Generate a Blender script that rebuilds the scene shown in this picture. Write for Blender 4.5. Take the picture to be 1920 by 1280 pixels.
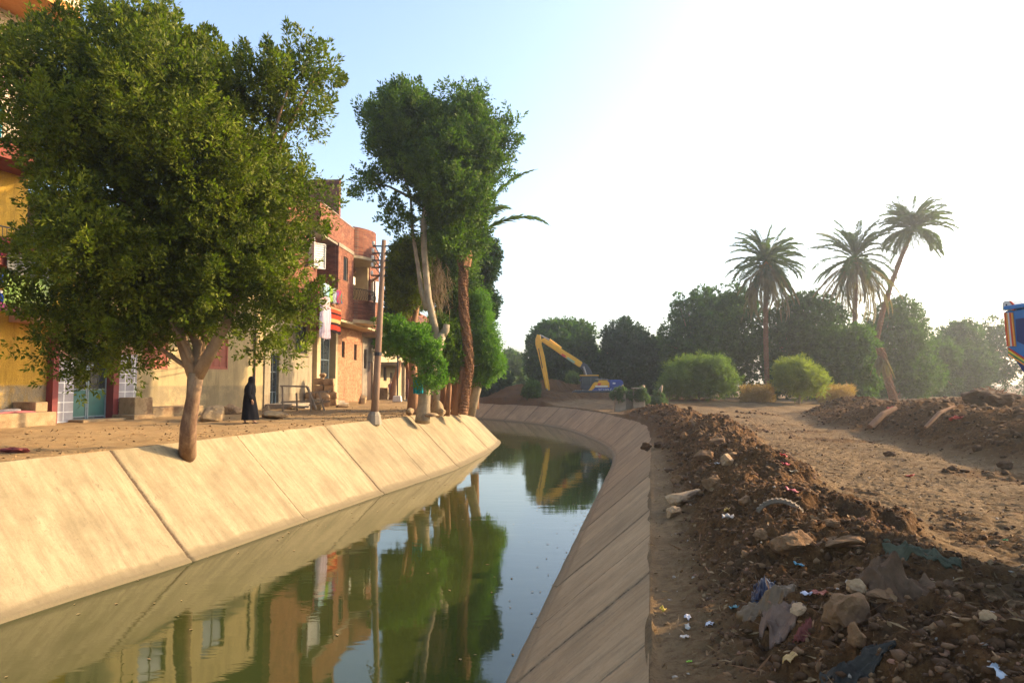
import bpy, math, random
import numpy as np
from mathutils import Vector, Matrix
R = math.radians
SC = bpy.context.scene
for o in list(bpy.data.objects): bpy.data.objects.remove(o)
rng = np.random.default_rng(7)
random.seed(7)

# ------------------------------------------------------------------ camera
CZ = 3.62                                   # eye height above the water (z = 0)
TILT = math.atan(77 / 1280)
cam = bpy.data.cameras.new('camera')
cam.lens = 24.0; cam.sensor_width = 36.0; cam.sensor_fit = 'HORIZONTAL'
cam.clip_start = 0.05; cam.clip_end = 3000
camo = bpy.data.objects.new('camera', cam); SC.collection.objects.link(camo)
camo.location = (0, 0, CZ); camo.rotation_euler = (R(90) + TILT, 0, 0)
SC.camera = camo

# ------------------------------------------------------------------ sky and sun
SUN_EL = R(23); SUN_AZ = R(18)              # sun stands to the right (+x), a little ahead (+y)
sd = Vector((math.cos(SUN_AZ) * math.cos(SUN_EL), math.sin(SUN_AZ) * math.cos(SUN_EL), math.sin(SUN_EL)))
w = bpy.data.worlds.new('World'); SC.world = w; w.use_nodes = True
nt = w.node_tree; nt.nodes.clear()
sky = nt.nodes.new('ShaderNodeTexSky'); sky.sky_type = 'NISHITA'; sky.sun_disc = False
sky.sun_elevation = SUN_EL; sky.sun_rotation = math.pi / 2 - SUN_AZ
sky.air_density = 1.0; sky.dust_density = 2.6; sky.ozone_density = 1.0; sky.altitude = 50
bg = nt.nodes.new('ShaderNodeBackground'); bg.inputs[1].default_value = 0.15
out = nt.nodes.new('ShaderNodeOutputWorld')
nt.links.new(sky.outputs[0], bg.inputs[0]); nt.links.new(bg.outputs[0], out.inputs[0])
sl = bpy.data.lights.new('sun', 'SUN'); sl.energy = 3.55; sl.angle = R(0.5); sl.color = (1.0, 0.75, 0.44)
so = bpy.data.objects.new('sun', sl); SC.collection.objects.link(so)
so.rotation_euler = sd.to_track_quat('Z', 'Y').to_euler(); so.location = (40, 10, 40)
SC.view_settings.view_transform = 'Standard'; SC.view_settings.look = 'None'
SC.view_settings.exposure = 1.52; SC.view_settings.gamma = 1.0
SC.view_settings.use_curve_mapping = False

# ------------------------------------------------------------------ helpers
ZW, ZL, ZR = 0.0, 2.17, 1.45                # water, left bank, right bank
def at(u, v, Y=None, z=None):
    """a pixel of the 1920 x 1280 photograph as a point at depth Y or at height z"""
    a = (u - 960) / 1280; b = (640 - v) / 1280
    y = math.cos(TILT) - math.sin(TILT) * b; q = math.sin(TILT) + math.cos(TILT) * b
    k = Y / y if Y is not None else (z - CZ) / q
    return Vector((a * k, y * k, CZ + q * k))

class MB:
    def __init__(s): s.v = []; s.f = []; s.uv = None
    def add(s, vs, fs):
        n = len(s.v); s.v += [tuple(p) for p in vs]; s.f += [tuple(i + n for i in f) for f in fs]; return s
    def box(s, x0, x1, y0, y1, z0, z1, m=None):
        vs = [Vector((x, y, z)) for z in (z0, z1) for y in (y0, y1) for x in (x0, x1)]
        if m is not None: vs = [m @ p for p in vs]
        return s.add(vs, [(0, 2, 3, 1), (4, 5, 7, 6), (0, 1, 5, 4), (2, 6, 7, 3), (0, 4, 6, 2), (1, 3, 7, 5)])
    def bar(s, p, q, w, h=None, up=(0, 0, 1)):
        p, q = Vector(p), Vector(q); d = (q - p); L = d.length; d = d / L
        a = d.cross(Vector(up)); a = a.normalized() if a.length > 1e-4 else Vector((1, 0, 0)); b = d.cross(a)
        h = h or w; vs = []
        for c in (p, q):
            for i, j in ((-1, -1), (1, -1), (1, 1), (-1, 1)): vs.append(c + a * i * w / 2 + b * j * h / 2)
        return s.add(vs, [(3, 2, 1, 0), (4, 5, 6, 7), (0, 1, 5, 4), (1, 2, 6, 5), (2, 3, 7, 6), (3, 0, 4, 7)])
    def tube(s, pts, rad, n=10, wob=0.0, cap=True, seed=0):
        pts = [Vector(p) for p in pts]; m = len(pts)
        if not hasattr(rad, '__len__'): rad = [rad] * m
        rr = random.Random(seed); rings = []; a = None
        for i, p in enumerate(pts):
            d = (pts[min(i + 1, m - 1)] - pts[max(i - 1, 0)]).normalized()
            if a is None:
                a = d.cross(Vector((0, 1, 0.3))); a = a if a.length > .1 else d.cross(Vector((1, 0, 0)))
            a = (a - d * a.dot(d)).normalized(); b = d.cross(a); ring = []
            for k in range(n):
                t = 2 * math.pi * k / n; r = rad[i] * (1 + wob * rr.uniform(-1, 1))
                ring.append(p + (a * math.cos(t) + b * math.sin(t)) * r)
            rings.append(ring)
        vs = [p for r_ in rings for p in r_]; fs = []
        for i in range(m - 1):
            for k in range(n):
                k2 = (k + 1) % n; fs.append((i * n + k, i * n + k2, (i + 1) * n + k2, (i + 1) * n + k))
        if cap: fs += [tuple(range(n))[::-1], tuple(range((m - 1) * n, m * n))]
        return s.add(vs, fs)
    def prism(s, poly, axis, a0, a1):
        """extrude a polygon: axis 'y' -> poly is (x, z); 'z' -> (x, y); 'x' -> (y, z)"""
        f = {'y': lambda p, c: (p[0], c, p[1]), 'z': lambda p, c: (p[0], p[1], c), 'x': lambda p, c: (c, p[0], p[1])}[axis]
        n = len(poly); vs = [f(p, a0) for p in poly] + [f(p, a1) for p in poly]
        fs = [tuple(range(n)), tuple(range(n, 2 * n))[::-1]] + [(i, n + i, n + (i + 1) % n, (i + 1) % n) for i in range(n)]
        return s.add(vs, fs)
    def build(s, name, mat, parent=None, smooth=False, bevel=0):
        me = bpy.data.meshes.new(name); me.from_pydata(s.v, [], s.f); me.validate(); me.update()
        import bmesh
        bm = bmesh.new(); bm.from_mesh(me); bmesh.ops.recalc_face_normals(bm, faces=bm.faces); bm.to_mesh(me); bm.free()
        me.materials.append(mat)
        if smooth: me.polygons.foreach_set('use_smooth', [True] * len(me.polygons))
        o = bpy.data.objects.new(name, me); SC.collection.objects.link(o); o.parent = parent
        if bevel:
            b = o.modifiers.new('bevel', 'BEVEL'); b.width = bevel; b.segments = 1; b.limit_method = 'ANGLE'
        return o

def npmesh(name, V, Fq, mat, parent=None, smooth=False, uv=None, attr=None):
    """large quad mesh from arrays"""
    me = bpy.data.meshes.new(name); V = np.asarray(V, np.float32); Fq = np.asarray(Fq, np.int32); k = Fq.shape[1]
    me.vertices.add(len(V)); me.vertices.foreach_set('co', V.ravel())
    me.loops.add(Fq.size); me.loops.foreach_set('vertex_index', Fq.ravel())
    me.polygons.add(len(Fq)); me.polygons.foreach_set('loop_start', np.arange(0, Fq.size, k, dtype=np.int32))
    me.polygons.foreach_set('loop_total', np.full(len(Fq), k, np.int32))
    if smooth: me.polygons.foreach_set('use_smooth', np.ones(len(Fq), bool))
    if uv is not None:
        l = me.uv_layers.new(name='UVMap'); l.data.foreach_set('uv', np.asarray(uv, np.float32)[Fq.ravel()].ravel())
    if attr:
        for n_, a_ in attr.items():
            at_ = me.attributes.new(n_, 'FLOAT', 'POINT'); at_.data.foreach_set('value', np.asarray(a_, np.float32))
    me.update(calc_edges=True); me.materials.append(mat)
    o = bpy.data.objects.new(name, me); SC.collection.objects.link(o); o.parent = parent
    return o

def thing(name, label, cat, loc=(0, 0, 0), rz=0.0, group=None):
    o = bpy.data.objects.new(name, None); SC.collection.objects.link(o)
    o.location = loc; o.rotation_euler = (0, 0, rz); o.empty_display_size = .2
    return tag(o, label, cat, group)
def tag(o, label, cat, group=None):
    o['label'] = label; o['category'] = cat
    if group: o['group'] = group
    return o
def struct(o): o['kind'] = 'structure'; return o
def stuff(o, label=None, cat=None):
    o['kind'] = 'stuff'
    if label: o['label'] = label
    if cat: o['category'] = cat
    return o
def copy_tree(o, parent=None):
    c = o.copy(); SC.collection.objects.link(c); c.parent = parent
    for ch in list(o.children): copy_tree(ch, c)
    return c
def origin_to(o, p):
    """put a one-mesh thing's origin at its base"""
    p = Vector(p); o.data.transform(Matrix.Translation(-p)); o.location = p; return o

def vnoise(x, y, z=None, seed=0):
    """smooth value noise on arrays, about -1..1"""
    if z is None: z = np.zeros_like(x)
    xi, yi, zi = np.floor(x), np.floor(y), np.floor(z)
    fx, fy, fz = x - xi, y - yi, z - zi
    fx, fy, fz = [f * f * (3 - 2 * f) for f in (fx, fy, fz)]
    def h(a, b, c):
        n = (a.astype(np.int64) * 374761393 + b.astype(np.int64) * 668265263 + c.astype(np.int64) * 2147483647 + seed * 974711) & 0xffffffff
        n = ((n ^ (n >> 13)) * 1274126177) & 0xffffffff
        n = n ^ (n >> 16)
        return (n & 0xffff) / 32767.5 - 1
    r = 0
    for i in (0, 1):
        for j in (0, 1):
            for k in (0, 1):
                r = r + h(xi + i, yi + j, zi + k) * (fx if i else 1 - fx) * (fy if j else 1 - fy) * (fz if k else 1 - fz)
    return r
def fbm(x, y, z=None, oct=4, seed=0, gain=.5):
    r = 0; a = 1
    for i in range(oct):
        f = 2.03 ** i; r = r + a * vnoise(x * f, y * f, None if z is None else z * f, seed + i); a *= gain
    return r
def sm(a, b, x): t = np.clip((x - a) / (b - a), 0, 1); return t * t * (3 - 2 * t)

# ------------------------------------------------------------------ materials
class N:
    def __init__(s, name):
        s.m = bpy.data.materials.new(name); s.m.use_nodes = True; s.t = s.m.node_tree; s.t.nodes.clear()
        s.o = s.t.nodes.new('ShaderNodeOutputMaterial'); s.b = s.t.nodes.new('ShaderNodeBsdfPrincipled')
        s.t.links.new(s.b.outputs[0], s.o.inputs[0])
    def n(s, ty, **k):
        d = s.t.nodes.new('ShaderNode' + ty)
        for a, b in k.items(): setattr(d, a, b)
        return d
    def l(s, a, b): s.t.links.new(a, b)
    def co(s, kind='Object', scale=(1, 1, 1)):
        c = s.n('TexCoord'); m = s.n('Mapping'); m.inputs['Scale'].default_value = scale
        s.l(c.outputs[kind], m.inputs[0]); return m.outputs[0]
    def noise(s, vec, sc, det=6, ro=.6, dist=0):
        t = s.n('TexNoise'); t.inputs['Scale'].default_value = sc; t.inputs['Detail'].default_value = det
        t.inputs['Roughness'].default_value = ro; t.inputs['Distortion'].default_value = dist
        s.l(vec, t.inputs['Vector']); return t.outputs['Fac']
    def ramp(s, fac, *st):
        r = s.n('ValToRGB'); e = r.color_ramp.elements
        while len(e) < len(st): e.new(.5)
        for i, (p, c) in enumerate(st):
            e[i].position = p; e[i].color = (*c, 1) if hasattr(c, '__len__') else (c, c, c, 1)
        s.l(fac, r.inputs[0]); return r.outputs[0]
    def mix(s, f, a, b, mode='MIX'):
        m = s.n('Mix', data_type='RGBA', blend_type=mode)
        for i, v in ((0, f), (6, a), (7, b)):
            if hasattr(v, 'is_linked') or hasattr(v, 'links'): s.l(v, m.inputs[i])
            elif i == 0: m.inputs[0].default_value = v
            else: m.inputs[i].default_value = (*v, 1)
        return m.outputs[2]
    def math(s, op, a, b=0.0):
        m = s.n('Math', operation=op)
        for i, v in ((0, a), (1, b)):
            if hasattr(v, 'links'): s.l(v, m.inputs[i])
            else: m.inputs[i].default_value = v
        return m.outputs[0]
    def bump(s, h, st=.3, dist=.02, prev=None):
        b = s.n('Bump'); b.inputs['Strength'].default_value = st; b.inputs['Distance'].default_value = dist
        s.l(h, b.inputs['Height'])
        if prev: s.l(prev, b.inputs['Normal'])
        s.l(b.outputs[0], s.b.inputs['Normal']); return b.outputs[0]
    def fin(s, col=None, rough=.85, spec=.3, metal=0):
        if col is not None:
            if hasattr(col, 'links'): s.l(col, s.b.inputs['Base Color'])
            else: s.b.inputs['Base Color'].default_value = (*col, 1)
        s.b.inputs['Roughness'].default_value = rough; s.b.inputs['Specular IOR Level'].default_value = spec
        s.b.inputs['Metallic'].default_value = metal; return s.m
def rough_mat(name, c1, c2, sc=3., bsc=40., bst=.3, rough=.9, c3=None, dist=.02, spec=.25, co=(1, 1, 1), metal=0):
    g = N(name); v = g.co(scale=co); f = g.noise(v, sc, 8, .65)
    col = g.ramp(f, (.32, c1), (.68, c2))
    f2 = g.noise(v, bsc, 6, .7)
    if c3: col = g.mix(g.ramp(g.noise(v, sc * .35, 7, .7), (.5, 0.), (.62, 1.)), col, c3)
    col = g.mix(.5, col, g.ramp(f2, (.2, .55), (.8, 1.)), 'MULTIPLY')
    g.bump(f2, bst, dist); return g.fin(col, rough, spec, metal)
def paint(name, c, rough=.6, dirt=.25, sc=6, metal=0, spec=.4):
    g = N(name); v = g.co(); f = g.noise(v, sc, 8, .7); d = tuple(k * .45 + .02 for k in c)
    col = g.mix(g.ramp(f, (.48, 0.), (.75, dirt * 2)), c, d); f2 = g.noise(v, 60, 3)
    g.bump(f2, .08, .01); return g.fin(col, rough, spec, metal)
def brick_mat(name, c1, c2, mortar, bw=.25, bh=.085, soft=.5, plaster=None, plo=(.5, .58)):
    g = N(name); c = g.n('TexCoord'); sp = g.n('SeparateXYZ'); g.l(c.outputs['Object'], sp.inputs[0])
    cb = g.n('CombineXYZ'); g.l(g.math('ADD', sp.outputs[0], sp.outputs[1]), cb.inputs[0]); g.l(sp.outputs[2], cb.inputs[1])
    b = g.n('TexBrick'); g.l(cb.outputs[0], b.inputs[0])
    b.inputs['Scale'].default_value = 1; b.inputs['Brick Width'].default_value = bw; b.inputs['Row Height'].default_value = bh
    b.inputs['Mortar Size'].default_value = .01; b.inputs['Mortar Smooth'].default_value = .3; b.inputs['Bias'].default_value = 0
    b.inputs['Color1'].default_value = (*c1, 1); b.inputs['Color2'].default_value = (*c2, 1); b.inputs['Mortar'].default_value = (*mortar, 1)
    v = c.outputs['Object']; f = g.noise(v, 2.2, 7, .7)
    col = g.mix(.75, b.outputs[0], g.ramp(f, (.3, (.55, .5, .45)), (.75, (1.2, 1.15, 1.1))), 'MULTIPLY')
    if plaster: col = g.mix(g.ramp(g.noise(v, 1.1, 8, .75), (plo[0], 0.), (plo[1], 1.)), col, plaster)
    n1 = g.bump(b.outputs['Fac'], -.6, .012); g.bump(g.noise(v, 45, 5), .3, .015, n1)
    return g.fin(col, .92, .15)
def wall_mat(name, top, low, hz, stain=(.3, .24, .16), bsc=25, soft=.25):
    """plaster with a differently painted band below height hz"""
    g = N(name); c = g.n('TexCoord'); v = c.outputs['Object']; sp = g.n('SeparateXYZ'); g.l(v, sp.inputs[0])
    f = g.noise(v, 1.6, 9, .72); f2 = g.noise(v, bsc, 7, .7)
    h = g.math('ADD', sp.outputs[2], g.math('MULTIPLY', g.noise(v, 4, 8, .75), soft))
    k = g.ramp(g.math('DIVIDE', h, 10.), ((hz + soft * .5) / 10 - .004, 1.), ((hz + soft * .5) / 10 + .004, 0.))
    col = g.mix(k, top, low)
    col = g.mix(g.ramp(f, (.46, 0.), (.72, .75)), col, stain)
    col = g.mix(g.ramp(g.noise(v, .8, 8, .8), (.52, 0.), (.66, .5)), col, tuple(min(1, k_ * 1.35) for k_ in top))
    col = g.mix(.75, col, g.ramp(f2, (.3, .5), (.62, 1.05)), 'MULTIPLY')
    mp = g.n('Mapping'); mp.inputs['Scale'].default_value = (1, 1, .18); g.l(v, mp.inputs[0]); col = g.mix(g.ramp(g.noise(mp.outputs[0], 2.6, 8, .75), (.47, 0.), (.62, .7)), col, tuple(k_ * .5 for k_ in stain))
    g.bump(f2, .6, .03); return g.fin(col, .92, .15)
def leaf_mat(name, dark, light, trans=.35, yellow=None):
    g = N(name); v = g.co(); f = g.noise(v, 1.3, 4, .6); f2 = g.noise(v, 23, 3, .6)
    col = g.ramp(g.math('ADD', g.math('MULTIPLY', f, .6), g.math('MULTIPLY', f2, .4)), (.36, dark), (.62, light))
    if yellow: col = g.mix(g.ramp(f2, (.62, 0.), (.7, .8)), col, yellow)
    g.fin(col, .6, .15)
    tr = g.n('BsdfTranslucent'); mx = g.n('MixShader'); mx.inputs[0].default_value = trans
    br = g.mix(1.0, col, (1.2, 1.7, .5), 'MULTIPLY'); g.l(br, tr.inputs[0])
    g.l(g.b.outputs[0], mx.inputs[1]); g.l(tr.outputs[0], mx.inputs[2]); g.l(mx.outputs[0], g.o.inputs[0])
    return g.m

M = {}
M['bark'] = rough_mat('ficus_bark', (.24, .14, .075), (.40, .26, .15), 2.5, 22, .5, .9, (.15, .08, .045), .03, co=(1, 1, .5))
M['pale_bark'] = rough_mat('pale_bark', (.27, .20, .12), (.45, .35, .23), 2.5, 30, .35, .9, (.2, .15, .1), .02)
M['red_bark'] = rough_mat('reddish_bark', (.22, .11, .06), (.38, .2, .1), 3, 30, .5, .9, None, .03, co=(1, 1, .35))
M['palm_bark'] = rough_mat('palm_bark', (.16, .075, .035), (.34, .17, .08), 6, 28, .7, .95, None, .03)
M['leaf_big'] = leaf_mat('ficus_leaves', (.012, .024, .003), (.19, .205, .016), .3)
M['leaf_tall'] = leaf_mat('tall_tree_leaves', (.014, .036, .004), (.13, .19, .018), .3)
M['leaf_bright'] = leaf_mat('bright_leaves', (.045, .10, .012), (.15, .26, .035), .35)
M['leaf_dark'] = leaf_mat('dark_leaves', (.010, .024, .006), (.04, .075, .017), .25)
M['leaf_mango'] = leaf_mat('mango_leaves', (.010, .027, .006), (.085, .14, .022), .4)
M['leaf_shrub'] = leaf_mat('shrub_leaves', (.07, .10, .022), (.19, .23, .06), .4)
M['leaf_yellow'] = leaf_mat('yellowing_leaves', (.11, .13, .02), (.28, .27, .05), .4, (.38, .20, .05))
M['leaf_gray'] = leaf_mat('greyish_leaves', (.06, .09, .045), (.13, .17, .08), .3)
M['leaf_dry'] = rough_mat('dry_leaves', (.16, .09, .04), (.36, .23, .11), 20, 60, .1, .9)
M['maize'] = leaf_mat('dry_maize_leaves', (.26, .13, .04), (.46, .26, .09), .25)
M['frond'] = leaf_mat('palm_frond', (.045, .07, .025), (.13, .155, .06), .35)
M['frond_dead'] = leaf_mat('dead_palm_frond', (.14, .09, .045), (.28, .19, .10), .3)
M['wood'] = rough_mat('weathered_wood', (.20, .13, .08), (.40, .30, .20), 3, 40, .4, .85, None, .01, co=(1, 1, .3))
M['pole'] = rough_mat('pole_wood', (.20, .12, .075), (.33, .22, .15), 2, 30, .4, .9, (.20, .085, .05), .01, co=(1, 1, .3))
M['stone'] = rough_mat('limestone', (.26, .175, .085), (.45, .32, .18), 2.5, 25, .5, .95, (.22, .13, .07), .03)
M['rock'] = rough_mat('dusty_rock', (.17, .085, .036), (.31, .175, .08), 3, 22, .6, .95, (.16, .09, .05), .03)
M['iron'] = paint('dark_iron', (.03, .03, .035), .5, .3, metal=.5)
M['white'] = paint('white_paint', (.62, .60, .55), .6)
M['black'] = paint('black_rubber', (.02, .02, .02), .8)
M['plaster_cream'] = rough_mat('cream_plaster', (.42, .32, .17), (.55, .43, .25), 1.5, 25, .3, .9, (.45, .33, .2))
M['concrete'] = rough_mat('raw_concrete', (.22, .175, .125), (.36, .29, .21), 2, 30, .4, .92)
M['glass'] = N('dark_glass').fin((.03, .04, .045), .12, .6)
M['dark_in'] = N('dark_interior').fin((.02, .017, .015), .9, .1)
# ------------------------------------------------------------------ canal geometry
def spline(P, step):
    P = np.array(P, float); out = []
    for i in range(len(P) - 1):
        p0 = P[max(i - 1, 0)]; p1 = P[i]; p2 = P[i + 1]; p3 = P[min(i + 2, len(P) - 1)]
        if i == 0: p0 = 2 * p1 - p2
        if i == len(P) - 2: p3 = 2 * p2 - p1
        L = np.linalg.norm(p2 - p1); n = max(2, int(L / step))
        for k in range(n):
            t = k / n
            out.append(.5 * ((2 * p1) + (-p0 + p2) * t + (2 * p0 - 5 * p1 + 4 * p2 - p3) * t * t + (-p0 + 3 * p1 - 3 * p2 + p3) * t ** 3))
    out.append(P[-1]); return np.array(out)
def resample(P, s_at, s=None):
    if s is None: s = np.concatenate([[0], np.cumsum(np.linalg.norm(np.diff(P, axis=0), axis=1))])
    return np.stack([np.interp(s_at, s, P[:, i]) for i in range(P.shape[1])], 1)
def arclen(P): return np.concatenate([[0], np.cumsum(np.linalg.norm(np.diff(P, axis=0), axis=1))])
def normals(P, k=1):
    T = np.gradient(P, axis=0); T /= np.linalg.norm(T, axis=1)[:, None]
    return np.stack([T[:, 1], -T[:, 0]], 1)          # to the right of the direction of travel
WR = spline([(-4.3, -12), (-1.75, 0), (-.08, 8.2), (1.75, 17.2), (3.4, 25.2), (4.72, 32), (5.3, 37.5), (5.15, 44), (4.1, 53.5), (2.0, 60.5), (-1.75, 67), (-6.5, 74), (-11, 84), (-16, 100), (-21, 120), (-27, 150)], .25)
WL = spline([(-14.2, -12), (-10.8, 0), (-7.8, 10.3), (-6.5, 14.1), (-5.4, 18.2), (-4.2, 22.5), (-3.1, 26.2), (-2.25, 29.5), (-1.2, 36), (-.75, 40.5), (-.95, 43.6), (-2.3, 46.3), (-5, 51), (-9, 62), (-14.5, 80), (-21, 100), (-26, 120), (-32, 150)], .25)
OFR, OFL = 1.67, 2.2
NR = normals(WR); NL = -normals(WL)
def smooth1(A, n):
    for _ in range(n): A[1:-1] = (A[:-2] + A[1:-1] * 2 + A[2:]) / 4
    return A / np.linalg.norm(A, axis=1)[:, None]
NR = smooth1(NR, 12); NL = smooth1(NL, 8)
TR = WR + NR * OFR; TL = WL + NL * OFL

# concrete lining, with recessed joints between the cast panels
def lining(name, Wp, Np, of, zt, strong, weak, seed, col1, col2):
    S = arclen(Wp); tot = S[-1]; yj = lambda q: np.array([float(np.interp(y_, Wp[:, 1], S)) for y_ in q]); j = yj(strong); jw = yj(weak)
    ks = list(np.arange(0, tot, .5))
    for a in j: ks += [a - .3, a - .1, a - .035, a - .012, a, a + .012, a + .035, a + .1, a + .3]
    for a in jw: ks += [a - .3, a - .1, a - .01, a - .003, a + .003, a + .01, a + .1, a + .3]
    ks = np.array(sorted(k for k in ks if 0 <= k <= tot))
    P = resample(Wp, ks); Q = resample(Np, ks, S); Q /= np.linalg.norm(Q, axis=1)[:, None]
    gj = np.min(np.abs(ks[:, None] - j[None, :]), 1); gh = np.min(np.abs(ks[:, None] - jw[None, :]), 1); al = np.sort(np.concatenate([j, jw])); pid = np.searchsorted(al, ks - 1e-6)
    V = []; UV = []; slope = math.hypot(of, zt)
    ts = [-.45, 0, .02, .035] + list(np.linspace(.08, .985, 12)) + [1.0]
    nT = len(ts); nin = np.array([zt / slope, of / slope])
    JT = fbm(*np.meshgrid(ks * 3., np.array(ts) * 14., indexing='ij'), seed=seed)
    for i in range(len(ks)):
        for q, t in enumerate(ts):
            jit = JT[i, q]
            g = (.035 if gj[i] < .02 else 0) + (.008 if gh[i] < .005 else 0)
            if q <= 2: o_ = .035
            else: o_ = 0
            o_ -= g; o_ += .004 * jit
            d = of * t - o_ * nin[0]; z = zt * t + o_ * nin[1]
            xy = P[i] + Q[i] * d + (np.array([0, 0]) if gj[i] > .05 else np.array([0, .012 * jit]))
            V.append((xy[0], xy[1], z)); UV.append((ks[i], t * slope))
    # a coping edge folded flat into the ground
    F = []
    for i in range(len(ks) - 1):
        for q in range(nT - 1):
            a = i * nT + q; F.append((a, a + 1, a + nT + 1, a + nT))
    F = np.array(F); Vn = np.array(V)
    g = N(name + '_concrete'); uv = g.n('UVMap').outputs[0]
    mp = g.n('Mapping'); mp.inputs['Scale'].default_value = (1, .13, 1); g.l(uv, mp.inputs[0])
    st = g.noise(mp.outputs[0], 3.2, 8, .65, .2); bl = g.noise(uv, .8, 8, .7); fi = g.noise(uv, 24, 8, .75)
    sp = g.n('SeparateXYZ'); g.l(uv, sp.inputs[0])
    col = g.ramp(st, (.3, col1), (.66, col2))
    col = g.mix(g.ramp(bl, (.42, 0.), (.70, .7)), col, tuple(k * .62 for k in col1))
    # each cast panel has its own tint
    av = g.n('Attribute', attribute_name='panel'); wn = g.n('TexWhiteNoise', noise_dimensions='1D'); g.l(g.math('ADD', g.math('FLOOR', g.math('ADD', av.outputs['Fac'], .5)), seed + .5), wn.inputs['W'])
    col = g.mix(.8, col, g.ramp(wn.outputs[0], (0., .84), (1., 1.06)), 'MULTIPLY')
    # crumbling filler and grime along the joints
    ja = g.n('Attribute', attribute_name='joint').outputs['Fac']; jb = g.n('Attribute', attribute_name='hair').outputs['Fac']
    wob = g.math('MULTIPLY', g.math('SUBTRACT', g.noise(uv, 6, 8, .8), .5), .16)
    jm = g.ramp(g.math('ADD', ja, wob), (.025, 1.), (.045, 0.))
    col = g.mix(jm, col, g.ramp(fi, (.4, (.07, .045, .025)), (.6, (.20, .10, .055))))
    jm2 = g.ramp(g.math('ADD', ja, g.math('MULTIPLY', wob, 2.2)), (.06, .5), (.16, 0.)); col = g.mix(jm2, col, (.17, .12, .07))
    jm3 = g.ramp(g.math('ADD', jb, g.math('MULTIPLY', wob, .9)), (.012, .75), (.03, 0.)); col = g.mix(jm3, col, (.16, .11, .065))
    # damp and algae just above the water, dark scuffs
    wl = g.ramp(g.math('ADD', sp.outputs[1], g.math('MULTIPLY', fi, .05)), (.05, 1.), (.13, 0.))
    col = g.mix(g.math('MULTIPLY', wl, .8), col, (.15, .12, .065))
    # old high water stain with a ragged upper edge
    tide = g.ramp(g.math('ADD', sp.outputs[1], g.math('MULTIPLY', bl, .5)), (.44, .6), (.52, 0.)); col = g.mix(tide, col, tuple(k * .6 for k in col1))
    lip = g.ramp(g.math('ADD', sp.outputs[1], g.math('MULTIPLY', g.noise(uv, 3, 8, .8), .35)), (math.hypot(of, zt) + .07, 0.), (math.hypot(of, zt) + .13, .8)); col = g.mix(lip, col, (.24, .15, .07))
    mp2 = g.n('Mapping'); mp2.inputs['Scale'].default_value = (1, .5, 1); g.l(uv, mp2.inputs[0])
    sc_ = g.ramp(g.noise(mp2.outputs[0], 5, 9, .85), (.57, 0.), (.62, 1.))
    col = g.mix(g.math('MULTIPLY', sc_, .6), col, (.13, .10, .06))
    dk = g.ramp(g.noise(mp.outputs[0], 7, 9, .8), (.50, 0.), (.64, 1.))
    col = g.mix(g.math('MULTIPLY', dk, .6), col, (.20, .14, .08))
    col = g.mix(.5, col, g.ramp(fi, (.25, .7), (.6, 1.)), 'MULTIPLY')
    n1 = g.bump(fi, .35, .02); g.bump(st, .25, .03, n1); g.fin(col, .9, .2)
    rep = lambda q: np.repeat(q, nT)
    o = npmesh(name, Vn, F, g.m, smooth=False, uv=UV, attr={'joint': rep(np.minimum(gj, .3)), 'hair': rep(np.minimum(gh, .3)), 'panel': rep(pid.astype(float))}); return struct(o)
lining('lining_left_bank', WL, NL, OFL, ZL, [-8, -4, 0, 4, 10.3, 14.1, 22.5, 29.4, 36.5, 42.5, 47, 54, 62, 70, 80, 90, 100, 110, 120], [7, 18.2, 26.1, 33.2, 39.8, 44.6], 3, (.25, .19, .105), (.40, .31, .18))
lining('lining_right_bank', WR, NR, OFR, ZR, [-8, -4, 0, 4.1, 8.3, 12.2, 16.8, 21, 25.2, 29.4, 33.5, 38, 42.5, 47, 51, 55, 59, 62.5, 65.5, 69, 76, 84, 95, 110], [6.2, 10.2, 14.4, 18.9, 23.1, 27.3, 31.4, 35.7, 44.7, 53, 60.8], 9, (.38, .235, .115), (.50, .325, .17))

# water
g = N('canal_water'); v = g.co(scale=(1, 1, 1))
mp = g.n('Mapping'); mp.inputs['Scale'].default_value = (.45, 1.3, 1); g.l(g.n('TexCoord').outputs['Object'], mp.inputs[0])
rip = g.noise(mp.outputs[0], 2.6, 4, .55, .3); pat = g.ramp(g.noise(v, .22, 3, .5), (.35, .15), (.7, 1.))
big = g.noise(mp.outputs[0], .7, 2, .5)
h = g.math('ADD', g.math('MULTIPLY', rip, pat), big); g.bump(h, .065, .05)
g.fin(g.ramp(g.noise(v, .3, 4), (.3, (.026, .034, .007)), (.7, (.04, .048, .010))), .03, .5); g.b.inputs['IOR'].default_value = 1.45
wm = MB(); cols = []
n_ = min(len(WL), len(WR))
ys = np.concatenate([np.arange(-12, 46, .5)])
def xy_at(P, y): return np.interp(y, P[:, 1], P[:, 0])
V = []; F = []
yy = np.arange(-12, 150.1, 2.0)
for y in yy: V += [(xy_at(WL, y) - .6, y, 0.0), (xy_at(WR, y) + .6, y, 0.0)]
# the far bank bends back, so the right side of each row is the canal's outer edge
F = [(2 * i, 2 * i + 1, 2 * i + 3, 2 * i + 2) for i in range(len(yy) - 1)]
wo = npmesh('water', np.array(V), np.array(F), g.m); struct(wo)

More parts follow.
